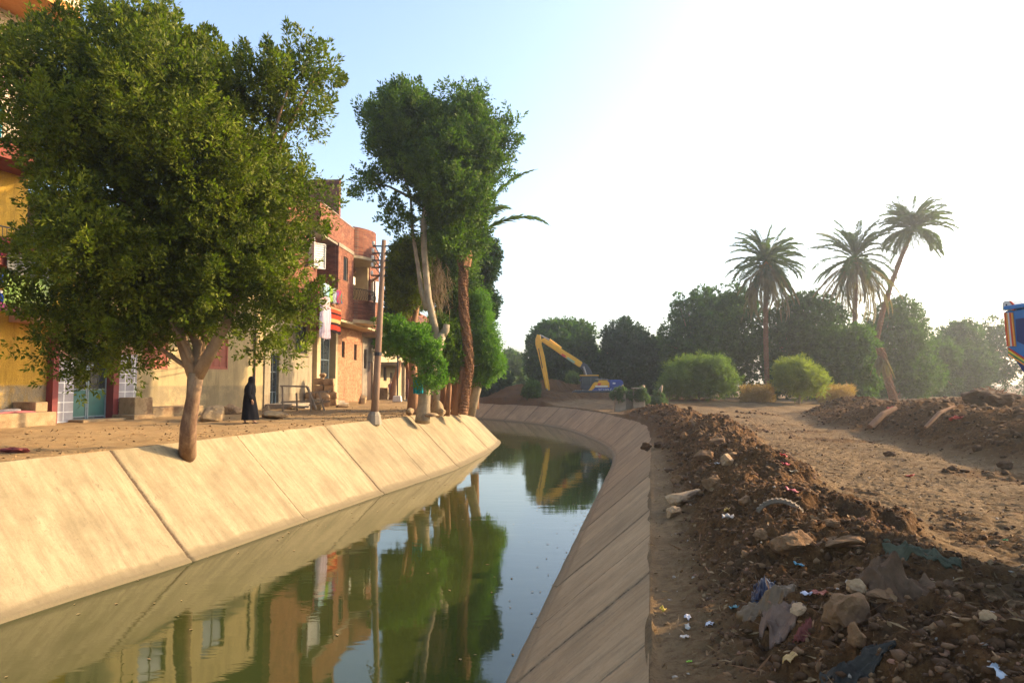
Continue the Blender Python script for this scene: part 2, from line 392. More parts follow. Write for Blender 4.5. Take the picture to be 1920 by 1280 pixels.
# ------------------------------------------------------------------ ground
ridge_noise = lambda x, y: fbm(x * .55, y * .55, oct=3, seed=21)
def right_height(x, y, d):
    """soil height on the right bank; d = distance from the lining's edge. returns z and how much of it is dug-out spoil"""
    road = ZR + .30 * sm(.6, 2.6, d) + .12 * sm(20, 60, y) + .03 * fbm(x * .4, y * .4, oct=3, seed=5)
    n = ridge_noise(x, y)
    near = sm(48, 40, y)
    cr = 1.68 + .3 * n + .35 * sm(9, 5, y) - .5 * sm(18, 30, y); wid = 1.66 + .3 * n + .5 * sm(9, 5, y)
    t = np.clip(1 - np.abs(d - cr) / wid, 0, 1); r1 = (t * t * (3 - 2 * t)) * (.62 + .26 * n) * near
    r1 *= 1 - .25 * sm(8, 4, y)
    xf = 9.9 + (y - 14.3) * .19 + .5 * vnoise(x * 0 + .3, y * .3, seed=8)
    e = x - xf + .6 * vnoise(x * .35, y * .35, seed=31)
    r2 = sm(0, 3.2, e) * (1 - .55 * sm(12, 20, e)) * sm(9.5, 13, y) * sm(41, 34, y) * (1.02 + .3 * fbm(x * .3, y * .3, oct=3, seed=13))
    xm, ym = x - 2.0, y - 70.5
    r3 = np.exp(-((x - 5.2) / 5.5) ** 2 - ((y - 64.5) / 2.6) ** 2) * .55 + np.exp(-((x - 3.2) / 5.2) ** 2 - ((y - 71.5) / 4.2) ** 2) * 1.7 + np.exp(-((x + 5.0) / 3.6) ** 2 - ((y - 84) / 4.) ** 2) * 3.4
    r3 += sm(1.5, 6, d) * sm(50, 58, y) * .35 * sm(30, 12, x)
    r3 *= (1 + .3 * n)
    pile = np.clip(np.maximum(np.maximum(r1 / .35, r2 / .4), (r3 - .15) / .25), 0, 1)
    pile = np.maximum(pile, .42 * sm(.25, .85, fbm(x * .7 + 9, y * .5, oct=4, seed=17)) * sm(.6, 1.5, d) * sm(70, 50, y))
    az = np.abs(fbm(x * 2.6, y * 2.6, oct=5, seed=41, gain=.62)); bz = fbm(x * 9, y * 9, oct=4, seed=51, gain=.6)
    amp = sm(0.0, 1., pile)
    z = road + r1 + r2 + r3 + amp * (.20 * (.45 - az) + .035 * bz)
    z += (1 - amp) * (.022 * bz + .024 * fbm(x * 1.8, y * 1.8, oct=4, seed=61)) * sm(.0, .5, d)
    # wheel ruts on the track
    ru = np.sin((x - .19 * y) * 3.1 + .6 * vnoise(x * .2, y * .15, seed=3)) * .025 * (1 - pile) * sm(3.5, 5, d)
    return z + ru, pile
TRs = TR[::2]
def d_right(x, y):
    x = np.asarray(x, float); y = np.asarray(y, float); sh = x.shape; x = x.ravel(); y = y.ravel()
    best = np.full(x.shape, 1e9)
    for i in range(len(TRs) - 1):
        a = TRs[i]; b = TRs[i + 1]; ab = b - a
        t = np.clip(((x - a[0]) * ab[0] + (y - a[1]) * ab[1]) / (ab @ ab), 0, 1)
        q = np.hypot(x - a[0] - t * ab[0], y - a[1] - t * ab[1]); best = np.minimum(best, q)
    return best.reshape(sh)
def zr(x, y):
    x = np.atleast_1d(np.asarray(x, float)); y = np.atleast_1d(np.asarray(y, float))
    z, p = right_height(x, y, d_right(x, y)); return float(z[0])
S = arclen(WR); y2s = lambda y: np.interp(y, WR[:, 1], S)
sa = np.concatenate([np.arange(0, y2s(3), .5), np.arange(y2s(3), y2s(13), .035), np.arange(y2s(13), y2s(24), .06), np.arange(y2s(24), y2s(46), .13), np.arange(y2s(46), S[-1], .5)])
P = resample(TR, sa, S); Q = resample(NR, sa, S)
fx = sm(64, 72, P[:, 1])[:, None]; Q = Q * (1 - fx) + np.array([[.35, .937]]) * fx; Q /= np.linalg.norm(Q, axis=1)[:, None]
da = np.concatenate([[0, .02], np.arange(.05, 5.5, .038), np.arange(5.5, 13, .08), np.arange(13, 30, .22), 30 * 1.12 ** np.arange(0, 26)])
X = P[:, None, 0] + Q[:, None, 0] * da[None]; Y = P[:, None, 1] + Q[:, None, 1] * da[None]
Dm = np.broadcast_to(da[None], X.shape)
Z, PL = right_height(X, Y, Dm)
sp0 = np.clip(.05 * fbm(sa * .8, sa * 0, oct=3, seed=91, gain=.6) + .01, .0, .07)      # soil spilling over the edge of the lining
X[:, 0] -= Q[:, 0] * sp0; Y[:, 0] -= Q[:, 1] * sp0; Z[:, 0] = ZR - sp0 * ZR / OFR + .004; Z[:, 1] = ZR + .012 + .02 * (sp0 > .03)
Z[:, 2:] = np.maximum(Z[:, 2:], ZR - .01)
nI, nJ = X.shape
idx = np.arange(nI * nJ).reshape(nI, nJ)
F = np.stack([idx[:-1, :-1], idx[1:, :-1], idx[1:, 1:], idx[:-1, 1:]], -1).reshape(-1, 4)[:, ::-1]
g = N('right_bank_soil'); v = g.co(); pa = g.n('Attribute', attribute_name='pile'); 
f1 = g.noise(v, 1.2, 9, .7); f2 = g.noise(v, 14, 9, .75); f3 = g.noise(v, 60, 4, .7)
tr_ = g.ramp(f1, (.3, (.14, .083, .037)), (.7, (.27, .175, .085)))
tr_ = g.mix(g.ramp(f2, (.48, 0.), (.64, .85)), tr_, (.11, .065, .032))
pl_ = g.ramp(f2, (.3, (.055, .025, .009)), (.5, (.125, .060, .022)), (.75, (.24, .125, .048)))
pl_ = g.mix(g.ramp(f1, (.52, 0.), (.66, .6)), pl_, (.07, .05, .032))
col = g.mix(g.ramp(g.math('ADD', pa.outputs['Fac'], g.math('MULTIPLY', g.math('SUBTRACT', f2, .5), 1.2)), (.12, 0.), (.62, 1.)), tr_, pl_)
sp_ = g.ramp(f3, (.66, 0.), (.72, 1.)); col = g.mix(g.math('MULTIPLY', sp_, .5), col, (.52, .42, .29))
n1 = g.bump(f3, .7, .025); g.bump(f2, .8, .06, n1); g.fin(col, .95, .12)
go = npmesh('right_bank_ground', np.stack([X, Y, Z], -1).reshape(-1, 3), F, g.m, smooth=True, attr={'pile': PL.ravel()}); struct(go)

# the street on the left bank
ya = np.concatenate([np.arange(-12, 8, 1.), np.arange(8, 50, .12), np.arange(50, 150.1, 1.5)])
TLx = np.interp(ya, TL[:, 1], TL[:, 0])
da = np.concatenate([[0], np.arange(.08, 10, .12), np.arange(10, 26, .5), 26 * 1.25 ** np.arange(0, 14)])
X = TLx[:, None] - da[None]; Y = np.broadcast_to(ya[:, None], X.shape); Dm = np.broadcast_to(da[None], X.shape)
Z = ZL + .045 * fbm(X * .5, Y * .5, oct=4, seed=71) * sm(.0, 1.2, Dm) + .018 * fbm(X * 3, Y * 3, oct=3, seed=77) * sm(0, .4, Dm)
sp1 = np.clip(.12 * fbm(ya * 1.7, ya * 0, oct=4, seed=93, gain=.7) + .01, 0, .2); X = X.copy(); X[:, 0] += sp1; Z[:, 0] = ZL - sp1 * .95 + .004; Z[:, 1] += .01
def zl(x, y): return ZL + .045 * float(fbm(np.array([x * .5]), np.array([y * .5]), oct=4, seed=71)[0])
nI, nJ = X.shape; idx = np.arange(nI * nJ).reshape(nI, nJ)
F = np.stack([idx[:-1, :-1], idx[1:, :-1], idx[1:, 1:], idx[:-1, 1:]], -1).reshape(-1, 4)
g = N('street_dust'); v = g.co(); f1 = g.noise(v, .7, 9, .7); f2 = g.noise(v, 9, 9, .75); f3 = g.noise(v, 50, 5, .7)
col = g.ramp(f1, (.3, (.26, .155, .065)), (.7, (.38, .25, .115)))
col = g.mix(g.ramp(f2, (.5, 0.), (.68, .7)), col, (.25, .15, .07)); col = g.mix(g.math('MULTIPLY', g.ramp(f3, (.64, 0.), (.7, 1.)), .5), col, (.16, .10, .05))
n1 = g.bump(f3, .4, .02); g.bump(f2, .5, .04, n1); g.fin(col, .95, .12)
so_ = npmesh('street_ground', np.stack([X, Y, Z], -1).reshape(-1, 3), F, g.m, smooth=True); struct(so_)
# ------------------------------------------------------------------ foliage
def unit(A): return A / np.maximum(np.linalg.norm(A, axis=1), 1e-6)[:, None]
def leaf_mesh(name, P, D, L, W, mat, parent=None, rg=rng, var=.35, Nn=None):
    """one small folded leaf-shaped quad per point"""
    n = len(P); D = unit(D); r = unit(rg.normal(size=(n, 3)) * (.5 if Nn is not None else 1) + (Nn if Nn is not None else 0)); S = unit(np.cross(D, r)); U = np.cross(S, D)
    l = (L * rg.uniform(1 - var, 1 + var, n))[:, None]; w_ = (W * rg.uniform(1 - var, 1 + var, n))[:, None]
    V = np.stack([P, P + D * l * .5 + S * w_ * .5 + U * l * .06, P + D * l, P + D * l * .5 - S * w_ * .5 + U * l * .06], 1).reshape(-1, 3)
    F = np.arange(n * 4).reshape(n, 4)
    return npmesh(name, V, F, mat, parent)
def sprays(C, Rr, nsp, nl, rg, up=.45, L=.6, spread=.11, inner=.25, flat=.85):
    """twigs growing out of each clump, leaves set around each twig. C (k,3) centres, Rr (k,) radii"""
    k = len(C); w_ = Rr ** 2 / np.sum(Rr ** 2); ids = rg.choice(k, nsp, p=w_)
    d = unit(rg.normal(size=(nsp, 3)) * np.array([1, 1, .95]) + np.array([0, 0, .15]))
    rad = np.where(rg.random(nsp) < inner, rg.uniform(.1, .7, nsp), rg.uniform(.72, 1.0, nsp))
    B = C[ids] + d * (Rr[ids] * rad)[:, None] * np.array([1, 1, flat])
    ax = unit(d + np.array([0, 0, up]) + rg.normal(size=(nsp, 3)) * .3)
    ln = L * rg.uniform(.5, 1.15, nsp)
    t = rg.random((nsp, nl)) ** .8
    o = unit(rg.normal(size=(nsp * nl, 3))).reshape(nsp, nl, 3)
    P = B[:, None] + ax[:, None] * (t * ln[:, None])[..., None] + o * (spread * (1.15 - t))[..., None]
    D = ax[:, None] * .75 + o * .9
    Nn = np.broadcast_to((d + np.array([0, 0, .25]))[:, None], P.shape)
    return P.reshape(-1, 3), D.reshape(-1, 3), Nn.reshape(-1, 3)
def inpoly(x, y, P):
    n = len(P); c = np.zeros(len(x), bool); d = np.full(len(x), 1e9)
    for i in range(n):
        x0, y0 = P[i]; x1, y1 = P[(i + 1) % n]
        c ^= ((y0 > y) != (y1 > y)) & (x < (x1 - x0) * (y - y0) / (y1 - y0 + 1e-12) + x0)
        dx, dy = x1 - x0, y1 - y0; t = np.clip(((x - x0) * dx + (y - y0) * dy) / (dx * dx + dy * dy + 1e-12), 0, 1)
        d = np.minimum(d, np.hypot(x - x0 - t * dx, y - y0 - t * dy))
    return c, d
def clumps(poly, n, rmin, rmax, rg, depth=1.0, maxd=4.0, mind=.3, marg=0.):
    """fill an outline (x, z in metres) with clumps that also spread in depth"""
    P = np.array(poly); lo, hi = P.min(0), P.max(0); out = []
    tries = 0
    while len(out) < n and tries < 60:
        x = rg.uniform(lo[0], hi[0], 400); z = rg.uniform(lo[1], hi[1], 400)
        c, d = inpoly(x, z, poly)
        for a, b, ok, e in zip(x, z, c, d):
            if not ok or len(out) >= n: continue
            e2 = max(e - marg, 0); r = min(rg.uniform(rmin, rmax), max(e2 * .95, rmin * .5))
            if e2 < r * .55: continue
            h = min(e * depth + mind, maxd); y = rg.uniform(-1, 1) * max(h - r * .4, .05)
            if any((a - q[0]) ** 2 + (b - q[2]) ** 2 + (y - q[1]) ** 2 < (.55 * (r + q[3]) * .8) ** 2 for q in out) and tries < 30: continue
            out.append((a, y, b, r))
        tries += 1
    A = np.array(out); return A[:, :3], A[:, 3]
def px_poly(pts, Y, base): return [((at(u, v, Y=Y).x - base[0]), (at(u, v, Y=Y).z - base[2])) for u, v in pts]

def tree_px(name, label, cat, base, Y, outline, ncl, rr, nsp, nl, leaf, mats, trunks, group=None, up=.45, sl=.6, spread=.11, seed=1, depth=1., maxd=4., inner=.25, bark='bark', extra=(), tufts=None, marg=.38):
    """a tree whose crown fills the outline, at its own real distance and depth. base = world point of the foot"""
    rg = np.random.default_rng(seed); t = thing(name, label, cat, base, 0, group)
    C, r = clumps(px_poly(outline, Y, base), ncl, rr[0], rr[1], rg, depth, maxd, marg=sl * marg)
    if extra:
        X_e = np.array([[at(u, v, Y=Y).x - base[0], dy, at(u, v, Y=Y).z - base[2]] for u, v, dy, _ in extra]); C = np.concatenate([C, X_e]); r = np.concatenate([r, [e[3] for e in extra]])
    C = C + np.array([0, Y - base[1], 0])
    P, D, Nn = sprays(C, r, nsp, nl, rg, up, sl, spread, inner)
    if tufts:
        P2, D2, N2 = sprays(C, r, tufts[0], tufts[1], rg, tufts[2], tufts[3], tufts[4], 0.); P, D, Nn = (np.concatenate(q) for q in ((P, P2), (D, D2), (Nn, N2)))
    leaf_mesh('crown', P, D, leaf[0], leaf[1], M[mats], t, rg, Nn=Nn)
    if trunks:
        b = MB()
        for pts, rad in trunks: b.tube(pts, rad, 12, .06, seed=seed)
        # limbs reach from the trunk tops into the clumps
        tops = [Vector(p[-1]) for p, _ in trunks]
        for i in range(0, len(C), max(1, len(C) // 16)):
            c = Vector(C[i]); q = min(tops, key=lambda a: (a - c).length); mid = q.lerp(c, .5) + Vector((0, 0, .25 * (c - q).length * .3))
            b.tube([q, mid, c], [.07, .045, .02], 6, .05, seed=i)
        b.build('trunk', M[bark], t, smooth=True)
    return t

# --- the big ficus on the edge of the left bank
T1Y = 15.9; b1 = at(352, 832, z=ZL - .02)
def L1(u, v, dy=0): p = at(u, v, Y=T1Y + dy); return (p.x - b1.x, p.y - b1.y, p.z - b1.z)
ol = [(75, 85), (95, 55), (135, 65), (175, 5), (225, 40), (262, -2), (300, 30), (345, 22), (400, 75), (445, 95), (480, 110), (495, 88), (520, 100), (550, 78), (590, 85), (628, 120), (622, 170), (632, 215), (620, 260), (560, 300), (600, 330), (608, 370), (575, 400), (600, 430), (560, 470), (545, 500), (580, 560), (560, 600), (545, 640), (548, 690), (515, 708), (480, 690), (488, 620), (440, 612), (430, 560), (400, 650), (340, 655), (300, 665), (255, 700), (180, 718), (118, 690), (125, 640), (165, 620), (110, 555), (100, 490), (60, 440), (48, 385), (78, 350), (25, 300), (20, 240), (45, 180), (62, 120)]
tree_px('ficus_tree', 'large dense ficus tree leaning from the edge of the pale canal lining', 'tree', b1, T1Y, ol, 150, (.3, 1.0), 7600, 27, (.11, .045), 'leaf_big',
        [([(0, 0, -.3), L1(353, 800), L1(362, 745), L1(368, 700)], [.205, .17, .155, .18]),
         ([L1(368, 712), L1(350, 665), L1(330, 605), L1(300, 520), L1(250, 380)], [.17, .135, .115, .10, .06]),
         ([L1(366, 700), L1(372, 650, .2), L1(352, 590, .4), L1(345, 470, .6), L1(330, 250, .8)], [.15, .12, .11, .10, .05]),
         ([L1(370, 705), L1(398, 655, -.1), L1(425, 605, -.3), L1(462, 500, -.1), L1(480, 380, .3)], [.16, .13, .115, .09, .05]),
         ([L1(376, 670, .3), L1(382, 620, .8), L1(400, 520, 1.4)], [.10, .09, .06])],
        up=.6, sl=.6, spread=.11, seed=11, depth=1.2, maxd=3.0, inner=.15, marg=.52, tufts=(560, 210, 1.0, .9, .22), extra=[(115, 640, -.5, .5), (150, 690, -.3, .4), (200, 660, .2, .5), (250, 650, -.4, .5), (300, 610, .4, .5), (490, 640, -.3, .45), (520, 660, .2, .4), (500, 600, .1, .5), (130, 590, -.8, .5), (80, 520, -.6, .5), (570, 560, 0, .4), (430, 560, .6, .5), (420, 600, -.6, .45), (445, 545, -.8, .5), (375, 610, .6, .45), (335, 600, -.5, .5), (470, 570, .5, .5), (110, 600, .3, .45), (165, 640, -.5, .5), (185, 695, 0, .35), (60, 470, .3, .5), (535, 500, -.3, .5), (560, 580, .3, .35), (400, 560, -1, .5), (300, 640, -.2, .4), (590, 380, .2, .4), (600, 130, 0, .3), (230, 690, .1, .4), (280, 560, -.9, .5)])

# --- tall ficus beside the pole
T2Y = 29.6; b2 = at(792, 782, z=ZL - .02)
def L2(u, v, dy=0): p = at(u, v, Y=T2Y + dy); return (p.x - b2.x, p.y - b2.y, p.z - b2.z)
ol = [(690, 175), (705, 205), (745, 152), (775, 165), (805, 185), (828, 195), (845, 140), (868, 148), (875, 180), (885, 142), (905, 165), (925, 195), (935, 240), (958, 205), (975, 215), (972, 260), (950, 285), (940, 300), (968, 318), (950, 345), (935, 365), (928, 395), (905, 440), (890, 520), (860, 500), (830, 520), (805, 440), (780, 400), (760, 430), (732, 425), (735, 385), (765, 372), (730, 345), (690, 368), (665, 335), (685, 312), (688, 270), (700, 240), (685, 232)]
tree_px('tall_ficus_tree', 'tall ficus tree with a bent pale trunk beside the street pole', 'tree', b2, T2Y, ol, 105, (.4, 1.2), 7200, 22, (.15, .07), 'leaf_tall',
        [([(0, 0, -.2), L2(797, 735), L2(806, 700), L2(820, 655), L2(829, 625)], [.33, .25, .23, .21, .2]),
         ([L2(822, 650), L2(812, 600), L2(803, 560), L2(796, 480), L2(794, 420), L2(800, 370), L2(815, 300)], [.20, .16, .16, .13, .14, .12, .06]),
         ([L2(800, 580), L2(790, 545), L2(784, 500, .3), L2(774, 440, .4), L2(770, 370, .5)], [.13, .11, .09, .08, .05]),
         ([L2(829, 628), L2(836, 618), L2(838, 608)], [.2, .17, .13]),
         ([L2(796, 430), L2(810, 370, .4), L2(860, 290, .8)], [.12, .1, .05])],
        up=.8, sl=.7, spread=.15, seed=12, depth=.9, maxd=3., inner=.15, bark='pale_bark', marg=.6, tufts=(190, 150, 1.2, 1.0, .34), extra=[(684, 338, .3, .36), (695, 355, 0, .4), (692, 210, .5, .4), (690, 235, .2, .35), (952, 228, .3, .33), (945, 262, 0, .4), (945, 325, .2, .38), (848, 178, 0, .3), (885, 180, .3, .33), (740, 410, .2, .4), (755, 430, -.3, .4), (930, 290, .4, .5), (880, 420, 1.2, .7), (885, 455, 1.5, .6)])
# --- trees of the thicket behind
def thicket(lab, Y, foot, ol, n, leaf, mat, seed, tr=None, rr=(.5, 1.1), nsp=2600, nl=18, bark='red_bark', up=.4, name='broadleaf_tree', maxd=3., grp='trees crowding the left bank'):
    b = at(foot[0], foot[1], Y=Y); b.z = ZL if Y < 60 else b.z
    if tr is None: tr = [([(0, 0, -.2), (.1, 0, 1.5), (-.1, .1, 3.2), (.2, 0, 5)], [.26, .2, .17, .12])]
    return tree_px(name, lab, 'tree', b, Y, ol, n, rr, nsp, nl, leaf, mat, tr, grp, up=up, sl=.55, spread=.16, seed=seed, depth=.8, maxd=maxd, bark=bark)
# --- the low bright bush-like crown round the same trunk foot is a tree of its own
b3 = at(778, 776, z=ZL - .02)
ol = [(722, 600), (740, 585), (758, 592), (775, 605), (800, 588), (812, 620), (822, 650), (818, 690), (830, 705), (822, 740), (806, 735), (800, 752), (788, 738), (786, 700), (770, 690), (755, 672), (738, 680), (728, 660), (712, 668), (718, 630)]
tree_px('young_tree', 'small tree with bright green leaves between pole and bent trunk', 'tree', b3, 28.9, ol, 34, (.22, .5), 1300, 18, (.12, .06), 'leaf_bright',
        [([(0, 0, -.1), (-.1, 0, 1.2), (-.35, -.2, 2.2), (-.5, -.3, 3.2)], [.13, .11, .10, .07])], up=.5, sl=.4, spread=.12, seed=13, depth=.9, maxd=1.3, bark='red_bark', marg=.8, tufts=(110, 50, .6, .55, .14), extra=[(815, 690, -.1, .3), (822, 722, -.1, .28), (806, 655, -.2, .35), (795, 715, -.3, .25), (728, 650, 0, .3), (722, 612, 0, .3)])
thicket('olive green tree filling the gap between the pole and the twin pale stems', 31.5, (772, 772), [(728, 480), (745, 455), (775, 450), (800, 440), (806, 500), (798, 560), (785, 600), (745, 590), (722, 560)], 34, (.14, .06), 'leaf_big', 27, nsp=1500, rr=(.3, .7), maxd=1.2)
thicket('leafy tree rising directly behind the bent pale trunk', 37.2, (848, 768), [(735, 480), (780, 450), (830, 400), (905, 430), (900, 480), (892, 560), (885, 640), (870, 715), (825, 712), (808, 640), (805, 560), (760, 560), (728, 540)], 90, (.15, .07), 'leaf_tall', 21, nsp=5200, maxd=1.8)
thicket('dark dense tree showing behind the fronds of the palm on the bank', 43, (890, 765), [(890, 430), (925, 450), (940, 480), (928, 520), (915, 545), (938, 555), (928, 600), (905, 610), (880, 580), (870, 480)], 36, (.2, .1), 'leaf_dark', 22, nsp=2600)
thicket('feathery bright tree hanging over the canal bend beside the palm trunk', 36.5, (880, 767), [(880, 560), (900, 525), (915, 560), (925, 610), (938, 655), (946, 700), (925, 705), (915, 725), (900, 752), (886, 735), (882, 640)], 40, (.15, .05), 'leaf_bright', 23,
        tr=[([(0, 0, -.3), (.5, 0, 1.6), (.9, 0, 3.4), (.6, .1, 5.5)], [.3, .24, .17, .1])], nsp=2400, up=-.3, bark='pale_bark')
thicket('shaded tree behind the bank side thicket next to the red brick roof', 50, (770, 752), [(735, 455), (770, 430), (790, 470), (800, 560), (780, 600), (748, 610), (722, 590), (725, 500)], 40, (.22, .11), 'leaf_dark', 24, nsp=2000)
thicket('leafy tree low among the crowded reddish trunks', 34, (838, 770), [(806, 600), (850, 585), (864, 640), (868, 700), (856, 728), (840, 715), (822, 735), (812, 700), (812, 650)], 34, (.13, .065), 'leaf_tall', 25, nsp=1300, rr=(.3, .6), tr=[([(0, 0, -.2), (.1, 0, 1.2), (-.1, .1, 3.0)], [.16, .13, .09])])
# bare leaning trunks of the thicket
tl = ['dark reddish bare trunk nearest the bent pale trunk', 'thin brown trunk standing upright in the middle of the thicket', 'forked brown trunk just left of the palm stem', 'broad split trunk behind the palm foot', 'slender trunk leaning left of the stone blocks', 'pale grey leaning trunk on the canal corner right of the palm', 'thick shaded trunk behind the turquoise cloth', 'thin crooked trunk at the back of the thicket']
td = [(815, 770, 33.5, [(0, 0), (.15, 1.4), (.1, 3.2)], .15), (834, 768, 34.5, [(0, 0), (-.1, 1.5), (.15, 3.6)], .17), (852, 769, 33.8, [(0, 0), (.35, 1.5), (.5, 3.4)], .16), (862, 768, 36.4, [(0, 0), (.2, 1.6), (.1, 3.6)], .24), (809, 768, 36, [(0, 0), (-.3, 1.8), (-.3, 3.6)], .13), (878, 765, 37.5, [(0, 0), (.55, 1.8), (.75, 5.2)], .2), (783, 758, 33, [(0, 0), (.05, 1.3), (.0, 2.8)], .16), (845, 762, 38.5, [(0, 0), (-.2, 1.8), (.2, 3.6)], .15)]
for (u, v, Y, pts, r), lb in zip(td, tl):
    p = at(u, v, Y=Y); p.z = ZL
    t = thing('bare_trunk', lb, 'tree trunk', p, 0, 'trunks of the bank side thicket')
    b = MB(); b.tube([(a, 0, h_) for a, h_ in [(pts[0][0], -.15)] + pts[1:]], [r * 1.25, r, r * .8], 9, .09, seed=u); b.build('trunk', M['pale_bark' if 'pale' in lb else 'red_bark'], t, True)
    b = MB(); b.tube([(pts[1][0], 0, pts[1][1]), (pts[1][0] + .3, .1, pts[1][1] + .9), (pts[1][0] + .35, .15, pts[1][1] + 1.9)], [r * .6, r * .45, r * .3], 7, .08, seed=v); b.build('branch', M['red_bark'], t, True)
# hanging aerial roots under the tall ficus
b = MB(); rr_ = random.Random(4)
for i in range(130):
    x = rr_.gauss(0, .26); y = rr_.uniform(-.5, .5); z0 = rr_.uniform(1.0, 2.6) - abs(x); z1 = z0 - rr_.uniform(.3, 1.3) * (1.4 - abs(x))
    x1 = x + rr_.gauss(0, .22); b.tube([(x, y, z0), ((x + x1) / 2 + rr_.gauss(0, .12), y, (z0 + z1) / 2), (x1, y + rr_.gauss(0, .1), z1)], [.01, .012, .004], 4)
p = at(818, 560, Y=30.4); p.z -= .6
o = b.build('hanging_roots', M['frond_dead']); o.location = p; tag(o, 'dry brown tangle of hanging roots between the two pale stems', 'aerial roots')

# --- palms
def frond(L, droop, rg, lw=.028, n=34, leaf=.42, dead=False, curl=0.):
    """local frond: grows along +x, droops with z; returns verts, quads"""
    V = []; F = []; pts = []
    x = z = 0.; a = droop[0]
    for i in range(n + 1):
        pts.append(np.array([x, 0, z])); a -= droop[1] * (1 / n) * (.4 + 1.3 * i / n); x += math.cos(a) * L / n; z += math.sin(a) * L / n
    for i in range(n):
        p, q = pts[i], pts[i + 1]; w_ = .035 * (1 - i / n) + .008
        k = len(V); V += [p + (0, w_, 0), p - (0, w_, 0), q - (0, w_, 0), q + (0, w_, 0)]; F.append((k, k + 1, k + 2, k + 3))
        k = len(V); V += [p + (0, 0, w_), p - (0, 0, w_), q - (0, 0, w_), q + (0, 0, w_)]; F.append((k, k + 1, k + 2, k + 3))
        if i < 3: continue
        t = i / n; ll = leaf * (math.sin(math.pi * min(1, (t * .92 + .12))) ** .6) * rg.uniform(.8, 1.1)
        d = (q - p) / np.linalg.norm(q - p)
        for s_ in (-1, 1):
            for rep in range(2):
                dv = d * (.75 + .2 * rg.random()) + np.array([0, s_ * rg.uniform(.55, .85), rg.uniform(-.25, .5) - (.7 if dead else 0)]); dv /= np.linalg.norm(dv)
                o_ = p + d * rep * .5 * L / n; sd_ = np.cross(dv, d); sd_ /= np.linalg.norm(sd_) + 1e-6
                tip = o_ + dv * ll + np.array([0, 0, -.12 * ll]); md = o_ + dv * ll * .5
                k = len(V); V += [o_, md + sd_ * lw, tip, md - sd_ * lw]; F.append((k, k + 1, k + 2, k + 3))
    return np.array(V), np.array(F)
def rotm(yaw, roll=0.):
    return np.array(Matrix.Rotation(yaw, 3, 'Z') @ Matrix.Rotation(roll, 3, 'X'))
def palm_crown(name, specs, mat, parent, rg, top, leaf=.42, dead=False, n=34, lw=.028):
    VV = []; FF = []; k = 0
    for yaw, pitch, droop, L in specs:
        V, F = frond(L, (pitch, droop), rg, n=n, leaf=leaf, dead=dead, lw=lw); V = V @ rotm(yaw, rg.uniform(-.3, .3)).T + np.array(top)
        VV.append(V); FF.append(F + k); k += len(V)
    return npmesh(name, np.concatenate(VV), np.concatenate(FF), M[mat], parent)
def palm_trunk(pts, r, parent, mat='palm_bark', ring=.16, seed=0):
    """stem with the stubs of cut leaf bases"""
    pts = np.array(pts, float); S_ = arclen(pts); n = int(S_[-1] / (ring / 2)); ss = np.linspace(0, S_[-1], n); P_ = resample(pts, ss)
    b = MB(); rad = [r * (1.35 - .35 * min(1, s_ / 1.2)) * (1.0 if i % 2 else .82) for i, s_ in enumerate(ss)]
    b.tube([tuple(p) for p in P_], rad, 12, .10, seed=seed)
    rr = random.Random(seed)
    for i, p in enumerate(P_[:-1]):
        for k in range(5):
            a = i * 2.4 + k * 1.257 + rr.uniform(-.2, .2); d = Vector((math.cos(a), math.sin(a), 0)); o_ = Vector(p)
            b.bar(o_ + d * r * .8, o_ + d * r * 1.28 + Vector((0, 0, ring * .55)), .09 * r / .2, .035)
    return b.build('trunk', M[mat], parent)
pb = at(868, 768, Y=33.6); pb.z = ZL
def LP(u, v): p = at(u, v, Y=33.6); return (p.x - pb.x, 0, p.z - pb.z)
t = thing('date_palm', 'date palm with rough red brown stem among the bank trees', 'palm', pb)
palm_trunk([(0, 0, -.1), LP(874, 730), LP(880, 690), LP(876, 640), LP(870, 590), LP(868, 540), LP(870, 485)], .205, t, seed=5)
rg = np.random.default_rng(31); top = LP(872, 470)
b = MB(); b.tube([LP(870, 500), LP(871, 478), LP(874, 455)], [.3, .4, .2], 12, .15, seed=9); b.build('leaf_bases', M['palm_bark'], t)
palm_crown('crown', [(-.15, 1.2, 1.0, 5.6), (-.1, .85, 1.45, 4.9), (-.3, 1.35, .9, 4.6), (.5, 1.3, 1.3, 3.8), (-.9, 1.2, 1.5, 3.6), (2.6, 1.2, 1.4, 3.4), (3.6, 1.1, 1.6, 3.3), (1.5, 1.1, 1.2, 3.6), (4.5, 1.2, 1.3, 3.4), (.2, 1.4, 1.6, 3.6), (2.0, .7, 1.4, 3.0)], 'frond', t, rg, top, leaf=.72, n=52, lw=.03)
